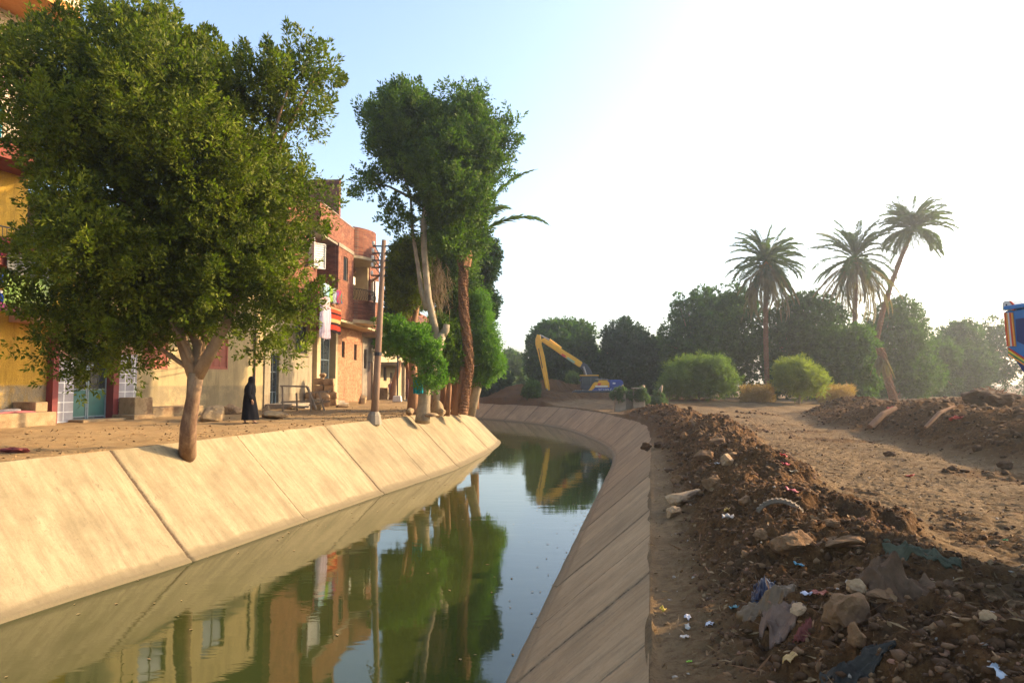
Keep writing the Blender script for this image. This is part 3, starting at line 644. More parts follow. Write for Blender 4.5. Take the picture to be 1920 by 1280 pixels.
def far_palm(label, foot, crown, Y, nf, L, seed, bend=0., skirt=0, rad=.21):
    b_ = at(foot[0], foot[1], Y=Y); b_.z = ZR + .35; c = at(crown[0], crown[1], Y=Y); rg = np.random.default_rng(seed)
    t = thing('date_palm', label, 'palm', b_, 0, 'date palms above the right bank trees'); h_ = c.z - b_.z; dx = c.x - b_.x
    pts = [(dx * (k / 6) + bend * math.sin(math.pi * k / 6), 0, h_ * k / 6) for k in range(7)]
    palm_trunk(pts, rad, t, ring=.3, seed=seed)
    sp = [(i * 2.399 + rg.uniform(-.2, .2), rg.uniform(.4, 1.5) if i > nf * .4 else rg.uniform(-.7, .4), rg.uniform(.8, 1.5), L * 1.1 * rg.uniform(.8, 1.1)) for i in range(nf)]
    palm_crown('crown', sp, 'frond', t, rg, (dx, 0, h_), leaf=.75, n=26, lw=.05)
    if skirt:
        sp = [(i * 2.399, rg.uniform(-1.25, -.35), rg.uniform(.5, 1.1), L * rg.uniform(.9, 1.6)) for i in range(int(skirt * 2))]
        palm_crown('dead_skirt', sp, 'frond_dead', t, rg, (dx, 0, h_ - .3), leaf=.7, dead=True, n=20, lw=.05)
        b = MB(); rr = random.Random(seed)
        for k in range(60):
            a = rr.uniform(0, 6.28); b.bar((dx + .1 * math.cos(a), .1 * math.sin(a), h_ + .1), (dx + .75 * math.cos(a), .7 * math.sin(a), h_ - rr.uniform(.1, .9)), .03)
        b.build('date_bunch', M['orange'], t)
    return t
M['orange'] = rough_mat('ripe_date_stalks', (.35, .15, .02), (.55, .27, .04), 5, 30, .3, .8)
far_palm('palm with a thick skirt of dead fronds, leftmost of the three far palms', (1440, 752), (1437, 492), 69, 66, 4.2, 41, -.15, 26)
far_palm('windblown palm standing between two other far palms', (1590, 752), (1603, 485), 69.5, 54, 4.6, 42, .3, 22)
far_palm('tallest far palm with a long stem leaning right', (1630, 752), (1712, 428), 69, 84, 3.7, 43, -.9, 0, .22)
# dry hanging stump of a dead palm among the trees
p = at(1678, 745, Y=60); p.z = ZR + .3; t = thing('dead_palm', 'dead brown palm trunk draped in dry fronds, leaning among the far trees', 'palm', p)
palm_trunk([(0, 0, 0), (-.5, 0, 1.8), (-.8, 0, 3.4), (-1.2, 0, 4.9)], .3, t, seed=50)
rg = np.random.default_rng(51); palm_crown('dead_skirt', [(i * 2.4, rg.uniform(-1.45, -1.0), .3, rg.uniform(1.6, 3.0)) for i in range(22)], 'frond_dead', t, rg, (-1.1, 0, 4.6), leaf=.4, dead=True, n=14)

# --- the wood on the right bank: each tree is built to its own outline
def wood(label, Y, ol, n, seed, mat='leaf_mango', nsp=2300, leaf=(.36, .17), foot=None, rr=(1.0, 2.6), cat='tree', grp='broad trees along the far right bank', name='mango_tree'):
    xs = [q[0] for q in ol]; b = at(sum(xs) / len(xs), 752, Y=Y); b.z = ZR + .3
    tr = [([(0, 0, -.3), (.1, 0, 1.6), (.3, 0, 3.0)], [.45, .36, .3]), ([(0, 0, 1.4), (-.8, .2, 3.0), (-1.4, .3, 4.5)], [.28, .22, .14])]
    rg = np.random.default_rng(seed)
    return tree_px(name, label, cat, b, Y, ol, int(n * 1.25), rr, int(nsp * 1.35), 17, leaf, mat, tr, grp, up=.2, sl=.8, spread=.3, seed=seed, depth=1., maxd=4.5, bark='red_bark')
wood('round tree standing behind the raised boom of the excavator', 80, [(985, 650), (1000, 612), (1030, 596), (1060, 600), (1095, 598), (1112, 615), (1115, 660), (1125, 700), (1100, 735), (1040, 742), (1000, 738), (985, 700)], 46, 61)
wood('dark bushy tree right behind the excavator cab', 78, [(1105, 700), (1125, 650), (1130, 610), (1160, 592), (1195, 600), (1215, 625), (1240, 645), (1245, 700), (1240, 752), (1110, 752)], 46, 62, 'leaf_dark')
wood('tall broad tree left of the palm with the dead skirt', 74, [(1232, 620), (1250, 600), (1262, 545), (1310, 532), (1345, 540), (1365, 518), (1400, 535), (1425, 560), (1430, 660), (1425, 752), (1240, 752), (1235, 690)], 62, 63, nsp=2100)
wood('dense tree filling the gap between the skirted palm and the windblown palm', 72, [(1420, 600), (1445, 575), (1480, 555), (1515, 540), (1550, 545), (1580, 580), (1595, 640), (1600, 752), (1415, 752)], 56, 64, nsp=2000)
wood('light green tree in front of the stem of the windblown palm', 66, [(1535, 640), (1570, 620), (1610, 605), (1640, 640), (1650, 690), (1640, 752), (1530, 752)], 36, 65, 'leaf_mango')
wood('rounded tree right of the leaning palm stem', 76, [(1600, 640), (1640, 580), (1665, 560), (1705, 556), (1735, 590), (1745, 650), (1750, 752), (1600, 752)], 50, 66, nsp=1700)
wood('hazy tree standing left of the painted truck bed', 88, [(1735, 650), (1765, 615), (1800, 598), (1835, 610), (1850, 660), (1860, 752), (1735, 752)], 40, 67)
wood('hazy tall tree behind the painted truck bed', 92, [(1830, 640), (1855, 595), (1880, 570), (1925, 570), (1990, 560), (2050, 590), (2080, 650), (2080, 755), (1830, 755)], 56, 68, nsp=1900)
wood('small shaded tree closing the view where the canal bends away', 98, [(925, 700), (940, 660), (965, 655), (985, 665), (990, 720), (985, 745), (920, 745)], 26, 69, 'leaf_gray', nsp=900)
wood('dark tree behind the spoil heap left of the dipping arm', 104, [(985, 690), (1010, 680), (1040, 690), (1060, 700), (1060, 748), (985, 748)], 24, 70, 'leaf_dark', nsp=800)
wood('low leafy tree overhanging the far turn of the canal', 76, [(880, 690), (915, 680), (940, 690), (958, 710), (960, 735), (930, 742), (880, 742)], 26, 71, 'leaf_dark', nsp=1000, rr=(.6, 1.2), leaf=(.25, .12))

wood('low tree closing the gap left of the tall broad tree', 82, [(1205, 660), (1225, 640), (1248, 625), (1262, 650), (1275, 700), (1270, 752), (1205, 752)], 20, 72, nsp=900)
wood('ragged low tree between the rounded tree and the hazy trees', 84, [(1715, 650), (1735, 625), (1752, 640), (1775, 622), (1790, 660), (1790, 752), (1715, 752)], 22, 73, nsp=900)
wood('small ragged tree between the boom tree and the tree behind the cab', 84, [(1085, 665), (1105, 640), (1120, 655), (1135, 640), (1145, 690), (1140, 745), (1085, 745)], 18, 74, 'leaf_mango', nsp=800)
# --- shrubs in front of the wood
def shrub(label, Y, ol, n, seed, mat, nsp, leaf, up=.5, name='shrub', sl=.6, sp=.14, foot=752, rr=(.4, .9), md=2.):
    xs = [q[0] for q in ol]; b = at(sum(xs) / len(xs), foot, Y=Y); b.z = ZR + .35
    return tree_px(name, label, 'shrub', b, Y, ol, n, rr, nsp, 20, leaf, mat, [([(0, 0, -.1), (.1, 0, .8), (.3, 0, 1.6)], [.12, .09, .05])], 'shrubs in front of the far trees', up=up, sl=sl, spread=sp, seed=seed, depth=.9, maxd=md, bark='wood', marg=.9 if sl > .5 else .38, tufts=(int(nsp / 26), 40, .8, sl * 1.25, sp * 1.3))
shrub('wide rounded feathery green shrub in front of the tall broad tree', 56, [(1216, 735), (1226, 702), (1243, 700), (1256, 675), (1282, 662), (1298, 668), (1318, 655), (1338, 664), (1362, 664), (1374, 686), (1394, 694), (1400, 725), (1396, 756), (1222, 762)], 46, 81, 'leaf_shrub', 2400, (.30, .045), .8, rr=(.45, 1.2), sl=.8)
shrub('yellowing shrub with upright shoots in front of the palms', 54, [(1440, 700), (1450, 674), (1470, 672), (1482, 660), (1500, 668), (1512, 664), (1524, 688), (1546, 694), (1558, 720), (1552, 745), (1530, 756), (1450, 756), (1456, 722)], 34, 82, 'leaf_yellow', 1700, (.32, .05), .9, rr=(.35, 1.0), sl=.9)
shrub('grey green creeper mound growing over the left gate pier', 49, [(1146, 738), (1158, 724), (1172, 728), (1176, 742), (1166, 752), (1162, 764), (1156, 750), (1147, 748)], 18, 83, 'leaf_gray', 900, (.10, .04), .2, 'creeper', .25, .09, rr=(.15, .3), md=.45)
shrub('grey green creeper mound hanging down the right gate pier', 49, [(1178, 742), (1190, 726), (1205, 727), (1216, 742), (1222, 762), (1212, 764), (1204, 750), (1192, 752), (1180, 750)], 20, 84, 'leaf_gray', 1000, (.10, .04), .2, 'creeper', .25, .09, rr=(.15, .3), md=.45)
shrub('low dusty weed growing at the foot of the wide green shrub', 52, [(1218, 752), (1230, 735), (1248, 745), (1252, 762), (1225, 764)], 12, 85, 'leaf_gray', 500, (.12, .04), .3, sl=.3, rr=(.2, .35))
shrub('dark weedy bush on the spoil heap beside the dipping arm', 66, [(975, 735), (990, 715), (1005, 712), (1015, 728), (1010, 748), (980, 750)], 14, 86, 'leaf_mango', 500, (.26, .10), .4, rr=(.3, .5))
shrub('spindly green bush between the excavator arm and cab', 72, [(1062, 735), (1058, 700), (1068, 680), (1078, 700), (1088, 690), (1092, 722), (1080, 742)], 16, 87, 'leaf_shrub', 300, (.30, .10), .8, rr=(.3, .6))
# dry maize stalks: a strip nobody could count
rg = np.random.default_rng(90); n = 900
xs = np.concatenate([rg.uniform(1392, 1450, 450), rg.uniform(1535, 1602, 450)]); PP = []; DD = []
for u in xs:
    Y_ = rg.uniform(55, 58); p = at(u, 752, Y=Y_); h_ = rg.uniform(.9, 1.7)
    for k in range(9):
        PP.append((p.x + rg.normal() * .02, Y_ + rg.normal() * .03, ZR + .4 + h_ * k / 9)); DD.append((rg.normal() * .5, rg.normal() * .5, .9 if k % 2 else .3))
stuff(leaf_mesh('dry_maize', np.array(PP), np.array(DD), .42, .05, M['maize'], None, rg), 'dry golden maize stalks in front of the far trees', 'dry stalks')
# ------------------------------------------------------------------ the houses on the left bank
# each house frame: x runs along the front (away from the camera), -y points out to the canal, z up from the street
FA = (-16.6, 26.5, R(72.7)); FC = (-13.3, 37.0, R(86.5))
def house(name, label, F, s0=0.): 
    return thing(name, label, 'house', (F[0] + s0 * math.cos(F[2]), F[1] + s0 * math.sin(F[2]), ZL), F[2])
M['yellow'] = wall_mat('yellow_plaster', (.46, .27, .04), (.25, .20, .13), 1.35, (.45, .27, .05), 20, .12)
M['beige'] = wall_mat('beige_plaster', (.50, .375, .19), (.32, .25, .145), 1.3, (.50, .38, .20), 30, .1)
M['beige2'] = wall_mat('old_grey_plaster', (.34, .28, .185), (.27, .21, .14), .8, (.26, .2, .13), 14, .3)
M['maroon'] = paint('maroon_paint', (.20, .035, .03), .7, .4)
M['maroon_band'] = rough_mat('maroon_band', (.17, .04, .03), (.26, .07, .045), 2, 30, .3)
M['pink'] = rough_mat('salmon_plaster', (.42, .22, .14), (.52, .30, .2), 2, 30, .2)
M['brick_cream'] = brick_mat('cream_brick', (.60, .49, .35), (.70, .60, .46), (.50, .33, .22), .3, .14)
M['brick'] = brick_mat('red_brick', (.15, .045, .027), (.29, .11, .062), (.17, .12, .085), .27, .10, plaster=(.30, .20, .12), plo=(.58, .7))
M['brick_low'] = brick_mat('orange_brick', (.25, .10, .05), (.37, .19, .10), (.50, .36, .22), .27, .10, plaster=(.40, .29, .17), plo=(.55, .68))
M['orange_plaster'] = rough_mat('orange_plaster', (.50, .21, .05), (.60, .29, .08), 6, 30, .6)
M['tile'] = None
g = N('grey_stone_tiles'); c = g.n('TexCoord'); sp = g.n('SeparateXYZ'); g.l(c.outputs['Object'], sp.inputs[0])
b_ = g.n('TexBrick'); cb = g.n('CombineXYZ'); g.l(g.math('ADD', sp.outputs[0], sp.outputs[1]), cb.inputs[0]); g.l(sp.outputs[2], cb.inputs[1]); g.l(cb.outputs[0], b_.inputs[0])
b_.offset = 0; b_.inputs['Scale'].default_value = 1; b_.inputs['Brick Width'].default_value = .45; b_.inputs['Row Height'].default_value = .36; b_.inputs['Mortar Size'].default_value = .018
b_.inputs['Color1'].default_value = (.30, .28, .30, 1); b_.inputs['Color2'].default_value = (.38, .35, .36, 1); b_.inputs['Mortar'].default_value = (.78, .76, .72, 1)
M['tile'] = g.fin(g.mix(.6, b_.outputs[0], g.ramp(g.noise(c.outputs['Object'], 5, 8, .7), (.3, .6), (.7, 1.1)), 'MULTIPLY'), .45, .4)
M['green_door'] = paint('teal_door_paint', (.035, .12, .11), .5, .35, 4); M['door_frame'] = paint('grey_door_metal', (.17, .22, .24), .5, .3)
M['shutter_red'] = paint('rust_red_shutter', (.40, .12, .07), .7, .3); M['shutter_white'] = paint('white_shutter', (.66, .63, .58), .6, .3)
M['curtain_green'] = paint('green_curtain', (.03, .30, .15), .8, .2); M['brown'] = paint('dark_brown_wood', (.07, .035, .02), .6, .3)

def louvre(parent, name, x0, x1, z0, z1, y, mat, slats=16, mid=False):
    """a louvred shutter leaf: frame plus tilted slats"""
    b = MB(); f = .05
    b.box(x0, x0 + f, y - .03, y + .01, z0, z1); b.box(x1 - f, x1, y - .03, y + .01, z0, z1)
    b.box(x0 + f, x1 - f, y - .028, y + .008, z0, z0 + f); b.box(x0 + f, x1 - f, y - .028, y + .008, z1 - f, z1)
    if mid: m_ = (z0 + z1) / 2; b.box(x0 + f, x1 - f, y - .028, y + .008, m_ - .03, m_ + .03)
    n = slats
    for i in range(n):
        z = z0 + f + (z1 - z0 - 2 * f) * (i + .5) / n; h = (z1 - z0 - 2 * f) / n * .55
        b.add([(x0 + f, y - .022, z - h), (x1 - f, y - .022, z - h), (x1 - f, y + .004, z + h), (x0 + f, y + .004, z + h)], [(0, 1, 2, 3)])
    return b.build(name, mat, parent)
def wall_holes(name, x0, x1, z0, z1, y0, y1, holes, mat, parent, smooth=False):
    """a wall slab with rectangular openings: holes = [(x0, x1, z0, z1)]"""
    xs = sorted({x0, x1, *[h[0] for h in holes], *[h[1] for h in holes]}); zs = sorted({z0, z1, *[h[2] for h in holes], *[h[3] for h in holes]})
    xs = [x for x in xs if x0 <= x <= x1]; zs = [z for z in zs if z0 <= z <= z1]
    solid = {}
    for i in range(len(xs) - 1):
        for j in range(len(zs) - 1):
            cx, cz = (xs[i] + xs[i + 1]) / 2, (zs[j] + zs[j + 1]) / 2
            solid[i, j] = not any(h[0] < cx < h[1] and h[2] < cz < h[3] for h in holes)
    b = MB(); k = lambda i, j: solid.get((i, j), False)
    for (i, j), s_ in solid.items():
        if not s_: continue
        a0, a1, c0, c1 = xs[i], xs[i + 1], zs[j], zs[j + 1]
        b.add([(a0, y0, c0), (a1, y0, c0), (a1, y0, c1), (a0, y0, c1)], [(0, 1, 2, 3)]); b.add([(a0, y1, c0), (a1, y1, c0), (a1, y1, c1), (a0, y1, c1)], [(3, 2, 1, 0)])
        if not k(i - 1, j): b.add([(a0, y0, c0), (a0, y1, c0), (a0, y1, c1), (a0, y0, c1)], [(3, 2, 1, 0)])
        if not k(i + 1, j): b.add([(a1, y0, c0), (a1, y1, c0), (a1, y1, c1), (a1, y0, c1)], [(0, 1, 2, 3)])
        if not k(i, j - 1): b.add([(a0, y0, c0), (a1, y0, c0), (a1, y1, c0), (a0, y1, c0)], [(3, 2, 1, 0)])
        if not k(i, j + 1): b.add([(a0, y0, c1), (a1, y0, c1), (a1, y1, c1), (a0, y1, c1)], [(0, 1, 2, 3)])
    me = bpy.data.meshes.new(name); me.from_pydata(b.v, [], b.f); me.update(); me.materials.append(mat)
    o = bpy.data.objects.new(name, me); SC.collection.objects.link(o); o.parent = parent; return o
def window(parent, x0, x1, z0, z1, y, frame, inner='glass', bars=0, name='window'):
    """a frame set back in its opening with a pane (and bars) behind"""
    b = MB(); f = .06
    b.box(x0, x0 + f, y, y + .08, z0, z1); b.box(x1 - f, x1, y, y + .08, z0, z1); b.box(x0 + f, x1 - f, y, y + .08, z0, z0 + f); b.box(x0 + f, x1 - f, y, y + .08, z1 - f, z1)
    b.box((x0 + x1) / 2 - .025, (x0 + x1) / 2 + .025, y + .005, y + .075, z0 + f, z1 - f)
    o = b.build(name, frame, parent); p = MB(); p.box(x0 + f, x1 - f, y + .04, y + .05, z0 + f, z1 - f); p.build('pane', M[inner], o)
    if bars:
        q = MB()
        for i in range(bars): xx = x0 + (x1 - x0) * (i + 1) / (bars + 1); q.tube([(xx, y - .03, z0), (xx, y - .03, z1)], .012, 5)
        q.build('bars', M['iron'], o)
    return o
def rounded(x0, x1, o, r=.9, n=8, both=False, yb=.0):
    """balcony outline in plan: flat front at -o with a rounded far (and near) corner"""
    P = [(x0, -yb)] if not both else [(x0, -yb)]
    if both: P += [(x0 + r - r * math.cos(math.pi / 2 * k / n), -(o - r) - r * math.sin(math.pi / 2 * k / n)) for k in range(n + 1)]
    else: P += [(x0, -o)]
    P += [(x1 - r + r * math.sin(math.pi / 2 * k / n), -(o - r) - r * math.cos(math.pi / 2 * k / n)) for k in range(n + 1)] + [(x1, -yb)]
    return P
def parapet(pl, th, z0, z1):
    """an upright band following a plan line"""
    b = MB(); c = [Vector((p[0], p[1], 0)) for p in pl]; n = len(c); inn = []
    for i in range(n):
        t = (c[min(i + 1, n - 1)] - c[max(i - 1, 0)]).normalized(); inn.append(c[i] + Vector((-t.y, t.x, 0)) * th)
    for i in range(n - 1):
        a, b_2, e, f = c[i], c[i + 1], inn[i + 1], inn[i]
        vs = [(*p.xy, z) for z in (z0, z1) for p in (a, b_2, e, f)]
        b.add(vs, [(3, 2, 1, 0), (4, 5, 6, 7), (0, 1, 5, 4), (2, 3, 7, 6)] + ([(0, 4, 7, 3)] if i == 0 else []) + ([(1, 2, 6, 5)] if i == n - 2 else []))
    return b

# ---- yellow house (leftmost)
A = house('yellow_house', 'tall yellow plastered house with curved balconies at the left edge', FA, 0)
wall_holes('ground_floor_wall', -13, -1.52, -.3, 3.7, 0, .3, [], M['yellow'], A)
MB().box(-13, -2.5, .3, 8, -.3, 17.8).build('wall', M['dark_in'], A)
wall_holes('upper_wall', -13, -2.5, 3.7, 9.0, 0.0, .3, [(-6.4, -3.6, 5.7, 8.1)], M['yellow'], A)
wall_holes('top_wall', -13, -2.4, 9.0, 17.8, 0.0, .3, [(-6.4, -3.6, 9.6, 11.9)], M['brick_cream'], A)
MB().box(-2.5, -1.5, .0, 3, 3.9, 5.6).build('stair_bay', M['yellow'], A)
for z0, z1, hh in ((5.25, 5.5, .0), (8.75, 9.35, .0), (14.4, 14.7, 0)):
    x1, o_ = (-2.55, 1.5) if z0 < 14 else (-1.9, 2.0)
    MB().prism(rounded(-13, x1, o_, .9), 'z', z0, z1).build('balcony_slab', M['maroon_band' if z0 < 14 else 'orange_plaster'], A)
    if z0 < 14:
        pl = rounded(-13, x1, o_ - .05, .85, yb=.02)[1:]; b = MB()
        for i in range(len(pl) - 1):
            a, c = Vector((*pl[i], 0)), Vector((*pl[i + 1], 0)); n_ = max(1, int((c - a).length / .14))
            for k in range(n_): p = a.lerp(c, k / n_); b.tube([(p.x, p.y, z1), (p.x, p.y, z1 + 1.0)], .012, 5)
        b.tube([(*p, z1 + 1.0) for p in pl], .025, 6); b.build('balcony_railing', M['iron'], A)
MB().prism(rounded(-13, -1.92, 1.98, .88), 'z', 14.70, 15.9).build('parapet', M['brick_cream'], A)
window(A, -6.4, -3.6, 9.6, 11.9, .1, M['brown']); window(A, -6.4, -3.6, 5.7, 8.1, .1, M['brown'])
# yellow box balcony above the door with its maroon canopy edge
MB().box(-2.75, -1.35, -1.25, -.002, 3.78, 5.3).build('balcony_box', M['yellow'], A)
MB().box(-3.0, 2.3, -1.35, -.002, 3.55, 3.775).build('canopy', M['pink'], A)

# ---- tiled entrance portal with its doors
Pt = thing('entrance_portal', 'tiled doorway with salmon plaster top and teal metal double door', 'doorway', (FA[0], FA[1], ZL), FA[2])
MB().box(-1.52, -1.30, -.32, .6, -.1, 3.54).build('side_pillar', M['maroon'], Pt)
MB().box(-1.297, -.66, -.30, .6, -.1, 2.35).build('tiled_pier', M['tile'], Pt); MB().box(-1.297, -.66, -.28, .6, 2.352, 3.54).build('pier_top', M['pink'], Pt)
MB().box(1.32, 2.22, -.30, .6, -.1, 2.6).build('tiled_pier', M['tile'], Pt); MB().box(1.32, 2.22, -.28, .6, 2.602, 3.54).build('pier_top', M['pink'], Pt)
MB().box(1.06, 1.317, -.34, .6, -.1, 3.54).build('side_pillar', M['maroon'], Pt)
MB().box(-.657, 1.057, -.2, .6, 2.95, 3.54).build('lintel', M['pink'], Pt)
for x0, x1 in ((-.655, .19), (.21, 1.055)):
    b = MB(); y = .05
    for a in (x0, x1 - .06): b.box(a, a + .06, y - .03, y + .03, 0, 2.93)
    for z in (0, .1, 1.15, 2.1, 2.87): b.box(x0 + .06, x1 - .06, y - .028, y + .028, z, z + .06)
    d = b.build('door', M['door_frame'], Pt); MB().box(x0 + .06, x1 - .06, y - .01, y + .01, .16, 1.15).build('panel', M['green_door'], d)
    MB().box(x0 + .06, x1 - .06, y + .012, y + .022, 1.21, 2.87).build('glass', M['glass'], d)
    q = MB()
    for k in range(5): xx = x0 + .1 + (x1 - x0 - .2) * k / 4; q.tube([(xx, y - .035, 1.2), (xx, y - .035, 2.87)], .009, 5)
    for k in range(4):
        cx = x0 + (x1 - x0) * (.3 if k % 2 else .7); cz = 1.4 + k * .4
        q.tube([(cx + .09 * math.cos(t_ * .8), y - .045, cz + .09 * math.sin(t_ * .8)) for t_ in range(9)], .008, 4)
    q.build('grille', M['iron'], d)
b = MB(); b.box(-.9, 1.2, -1.1, -.35, -.15, .06); b.box(1.0, 2.1, -1.5, -.36, -.12, .18); b.build('doorstep', M['stone'], Pt, bevel=.02)

# ---- beige house with red louvred shutters
B = house('beige_house', 'beige plastered house with grey painted foot and red louvred shutters', FA, 2.25)
W1, W2 = (.05, 1.55, 2.1, 3.65), (4.3, 5.75, 2.1, 3.65)
wall_holes('wall', .0, 8.75, -.3, 8.6, 0, .35, [(.5, 1.9, 2.05, 3.6), W2, (.8, 2.3, 5.4, 7), (4.5, 6, 5.4, 7)], M['beige'], B)
MB().box(0.002, 8.75, .352, 7, -.3, 8.55).build('inner_wall', M['dark_in'], B)
MB().box(-3.6, -.003, .05, 7, 3.78, 8.6).build('side_wall', M['beige'], B)
for x0, x1, z0, z1 in ((.5, 1.9, 2.05, 3.6), W2):
    b = MB(); f = .07
    b.box(x0, x0 + f, -.02, .2, z0, z1); b.box(x1 - f, x1, -.02, .2, z0, z1); b.box(x0 + f, x1 - f, -.02, .2, z0, z0 + f); b.box(x0 + f, x1 - f, -.02, .2, z1 - f, z1)
    o = b.build('window_frame', M['shutter_red'], B); n = 3
    for k in range(n): a = x0 + f + (x1 - x0 - 2 * f) * k / n; louvre(o, 'shutter', a + .005, a + (x1 - x0 - 2 * f) / n - .005, z0 + f, z1 - f, .05, M['shutter_red'], 26)
for x0, x1, z0, z1 in ((.8, 2.3, 5.4, 7), (4.5, 6, 5.4, 7)): window(B, x0, x1, z0, z1, .1, M['brown'])
MB().tube([(7.75, -.06, .1), (7.75, -.06, 8.0)], .045, 8).build('drain_pipe', M['brown'], B)

# ---- brick house with loggias and a bulging balcony
C = house('brick_house', 'three storey red brick house with loggia, bulging balcony and roof wall', FC)
wall_holes('ground_floor_wall', -.2, 7.1, -.3, 5.6, 0, .35, [(.55, 1.7, -.1, 3.1), (4.1, 6.1, 3.25, 5.0)], M['beige2'], C)
MB().box(-.2, 18.5, .36, 8, -.3, 12.2).build('inner_wall', M['dark_in'], C)
wall_holes('brick_ground_wall', 11.45, 18.5, -.3, 5.7, 0, .35, [(13.1, 13.8, 3.3, 4.5), (16.2, 16.9, 3.2, 4.45)], M['brick_low'], C)
for x0, x1, z0, z1 in ((13.1, 13.8, 3.3, 4.5), (16.2, 16.9, 3.2, 4.45)): window(C, x0, x1, z0, z1, .12, M['brown'], bars=3)
wall_holes('upper_wall', -.2, 5.9, 5.603, 12.5, -.6, -.2, [(4.45, 5.25, 8.6, 10.15)], M['brick'], C)
MB().box(-.2, 5.9, -.2, .36, 5.603, 12.4).build('floor_edge', M['dark_in'], C)
o = window(C, 4.45, 5.25, 8.6, 10.15, -.5, M['white'], 'curtain_green')
m_ = Matrix.Translation((4.42, -.62, 0)) @ Matrix.Rotation(R(-50), 4, 'Z'); 
for nm_, xx, sg in (('shutter', 4.42, -1), ('shutter', 5.28, 1)):
    b = MB(); wd = .75
    for k in range(10):
        z = 8.62 + k * .15; a0 = Vector((xx, -.62, z)); dr = Vector((sg * .55, -.5, 0)).normalized() * wd
        b.add([a0, a0 + dr, a0 + dr + Vector((0, .02, .13)), a0 + Vector((0, .02, .13))], [(0, 1, 2, 3)])
    dr = Vector((sg * .55, -.5, 0)).normalized() * wd
    for e in (0, 1): b.bar(Vector((xx, -.63, 8.6)) + dr * e, Vector((xx, -.63, 10.15)) + dr * e, .06)
    b.bar(Vector((xx, -.63, 8.6)), Vector((xx, -.63, 8.6)) + dr, .06); b.bar(Vector((xx, -.63, 10.15)), Vector((xx, -.63, 10.15)) + dr, .06)
    b.build(nm_, M['shutter_white'], C)
# loggia: recess with two box parapets
MB().box(5.9, 7.9, .30, .359, 5.9, 12.2).build('loggia_back', M['brick'], C)
b = MB()
for z0, z1 in ((5.72, 5.9), (10.55, 10.7)): MB().box(4.3, 7.95, -1.25, .29, z0, z1).build('loggia_floor', M['concrete'], C)
for z0, z1 in ((5.9, 7.5), (10.7, 12.5)):
    b = MB(); b.box(4.3, 7.98, -1.30, -1.12, z0, z1); b.box(4.3, 4.48, -1.118, -.602, z0, z1); b.build('balcony_parapet', M['brick'], C)
    MB().box(4.27, 7.98, -1.33, -1.09, z1 + .002, z1 + .06).build('coping', M['concrete'], C)
MB().box(7.95, 8.3, -1.10, .36, 5.9, 12.5).build('party_wall', M['brick'], C)
# flush bay
wall_holes('bay_wall', 8.0, 11.4, 5.75, 12.4, -1.297, -1.10, [(9.1, 10.1, 8.4, 10.05)], M['brick'], C)
window(C, 9.1, 10.1, 8.4, 10.05, -1.22, M['concrete'], bars=4)
MB().box(7.99, 11.4, -1.34, -1.298, 10.5, 10.75).build('cornice', M['concrete'], C); MB().box(8.3, 11.4, -1.09, .36, 5.7, 12.2).build('bay_inside', M['dark_in'], C)
MB().box(7.98, 11.42, -1.33, -1.09, 12.402, 12.46).build('coping', M['concrete'], C)
# roof wall seen edge-on above the parapet
MB().box(8.0, 8.35, -1.28, 3.0, 12.47, 15.0).build('roof_wall', M['brick'], C)
# bulging balcony
def bulge(r, x0=11.4, x1=15.7, o=1.25, n=22): return [(x0 + (x1 - x0) * k / n, -(o + r * math.sin(math.pi * k / n) ** .75)) for k in range(n + 1)]
pl = bulge(1.0)
parapet(pl, .16, 5.95, 7.35).build('bulging_parapet', M['brick'], C); parapet(bulge(1.0), .16, 10.55, 12.6).build('bulging_parapet', M['brick'], C)
for z0, z1 in ((5.7, 5.945), (10.35, 10.545)): MB().prism([(11.4, .2)] + bulge(1.04) + [(15.7, .2)], 'z', z0, z1).build('bulging_slab', M['plaster_cream'], C)
MB().box(11.4, 15.7, .1, .358, 5.95, 10.34).build('balcony_back', M['plaster_cream'], C)
MB().box(15.5, 15.72, -1.2, .09, 5.95, 10.34).build('balcony_cheek', M['plaster_cream'], C); MB().box(11.402, 11.6, -1.2, .09, 5.95, 10.34).build('balcony_cheek', M['plaster_cream'], C)
b = MB(); pr = bulge(.95); pts = [Vector((*p, 0)) for p in pr]
b.tube([(*p, 8.15) for p in pr], .025, 6)
for i in range(len(pr) - 1):
    a, c = pts[i], pts[i + 1]
    b.tube([a + Vector((0, 0, 7.35)), c + Vector((0, 0, 8.15))], .012, 4); b.tube([a + Vector((0, 0, 8.15)), a.lerp(c, .5) + Vector((0, -.1, 7.75)), a + Vector((0, 0, 7.35))], .012, 4)
b.build('balcony_railing', M['iron'], C)
b = MB(); b.tube([(13.6, -.7, 10.34), (13.6, -.7, 9.9)], .03, 8); b.tube([(13.6, -.7, 9.95), (13.6, -.7, 9.75), (13.6, -.7, 9.6)], [.05, .16, .05], 10); b.build('ceiling_lamp', M['palm_bark'], C)
b = MB(); b.box(14.2, 15.1, -.35, .09, 8.9, 9.5); b.build('air_conditioner', M['white'], C)
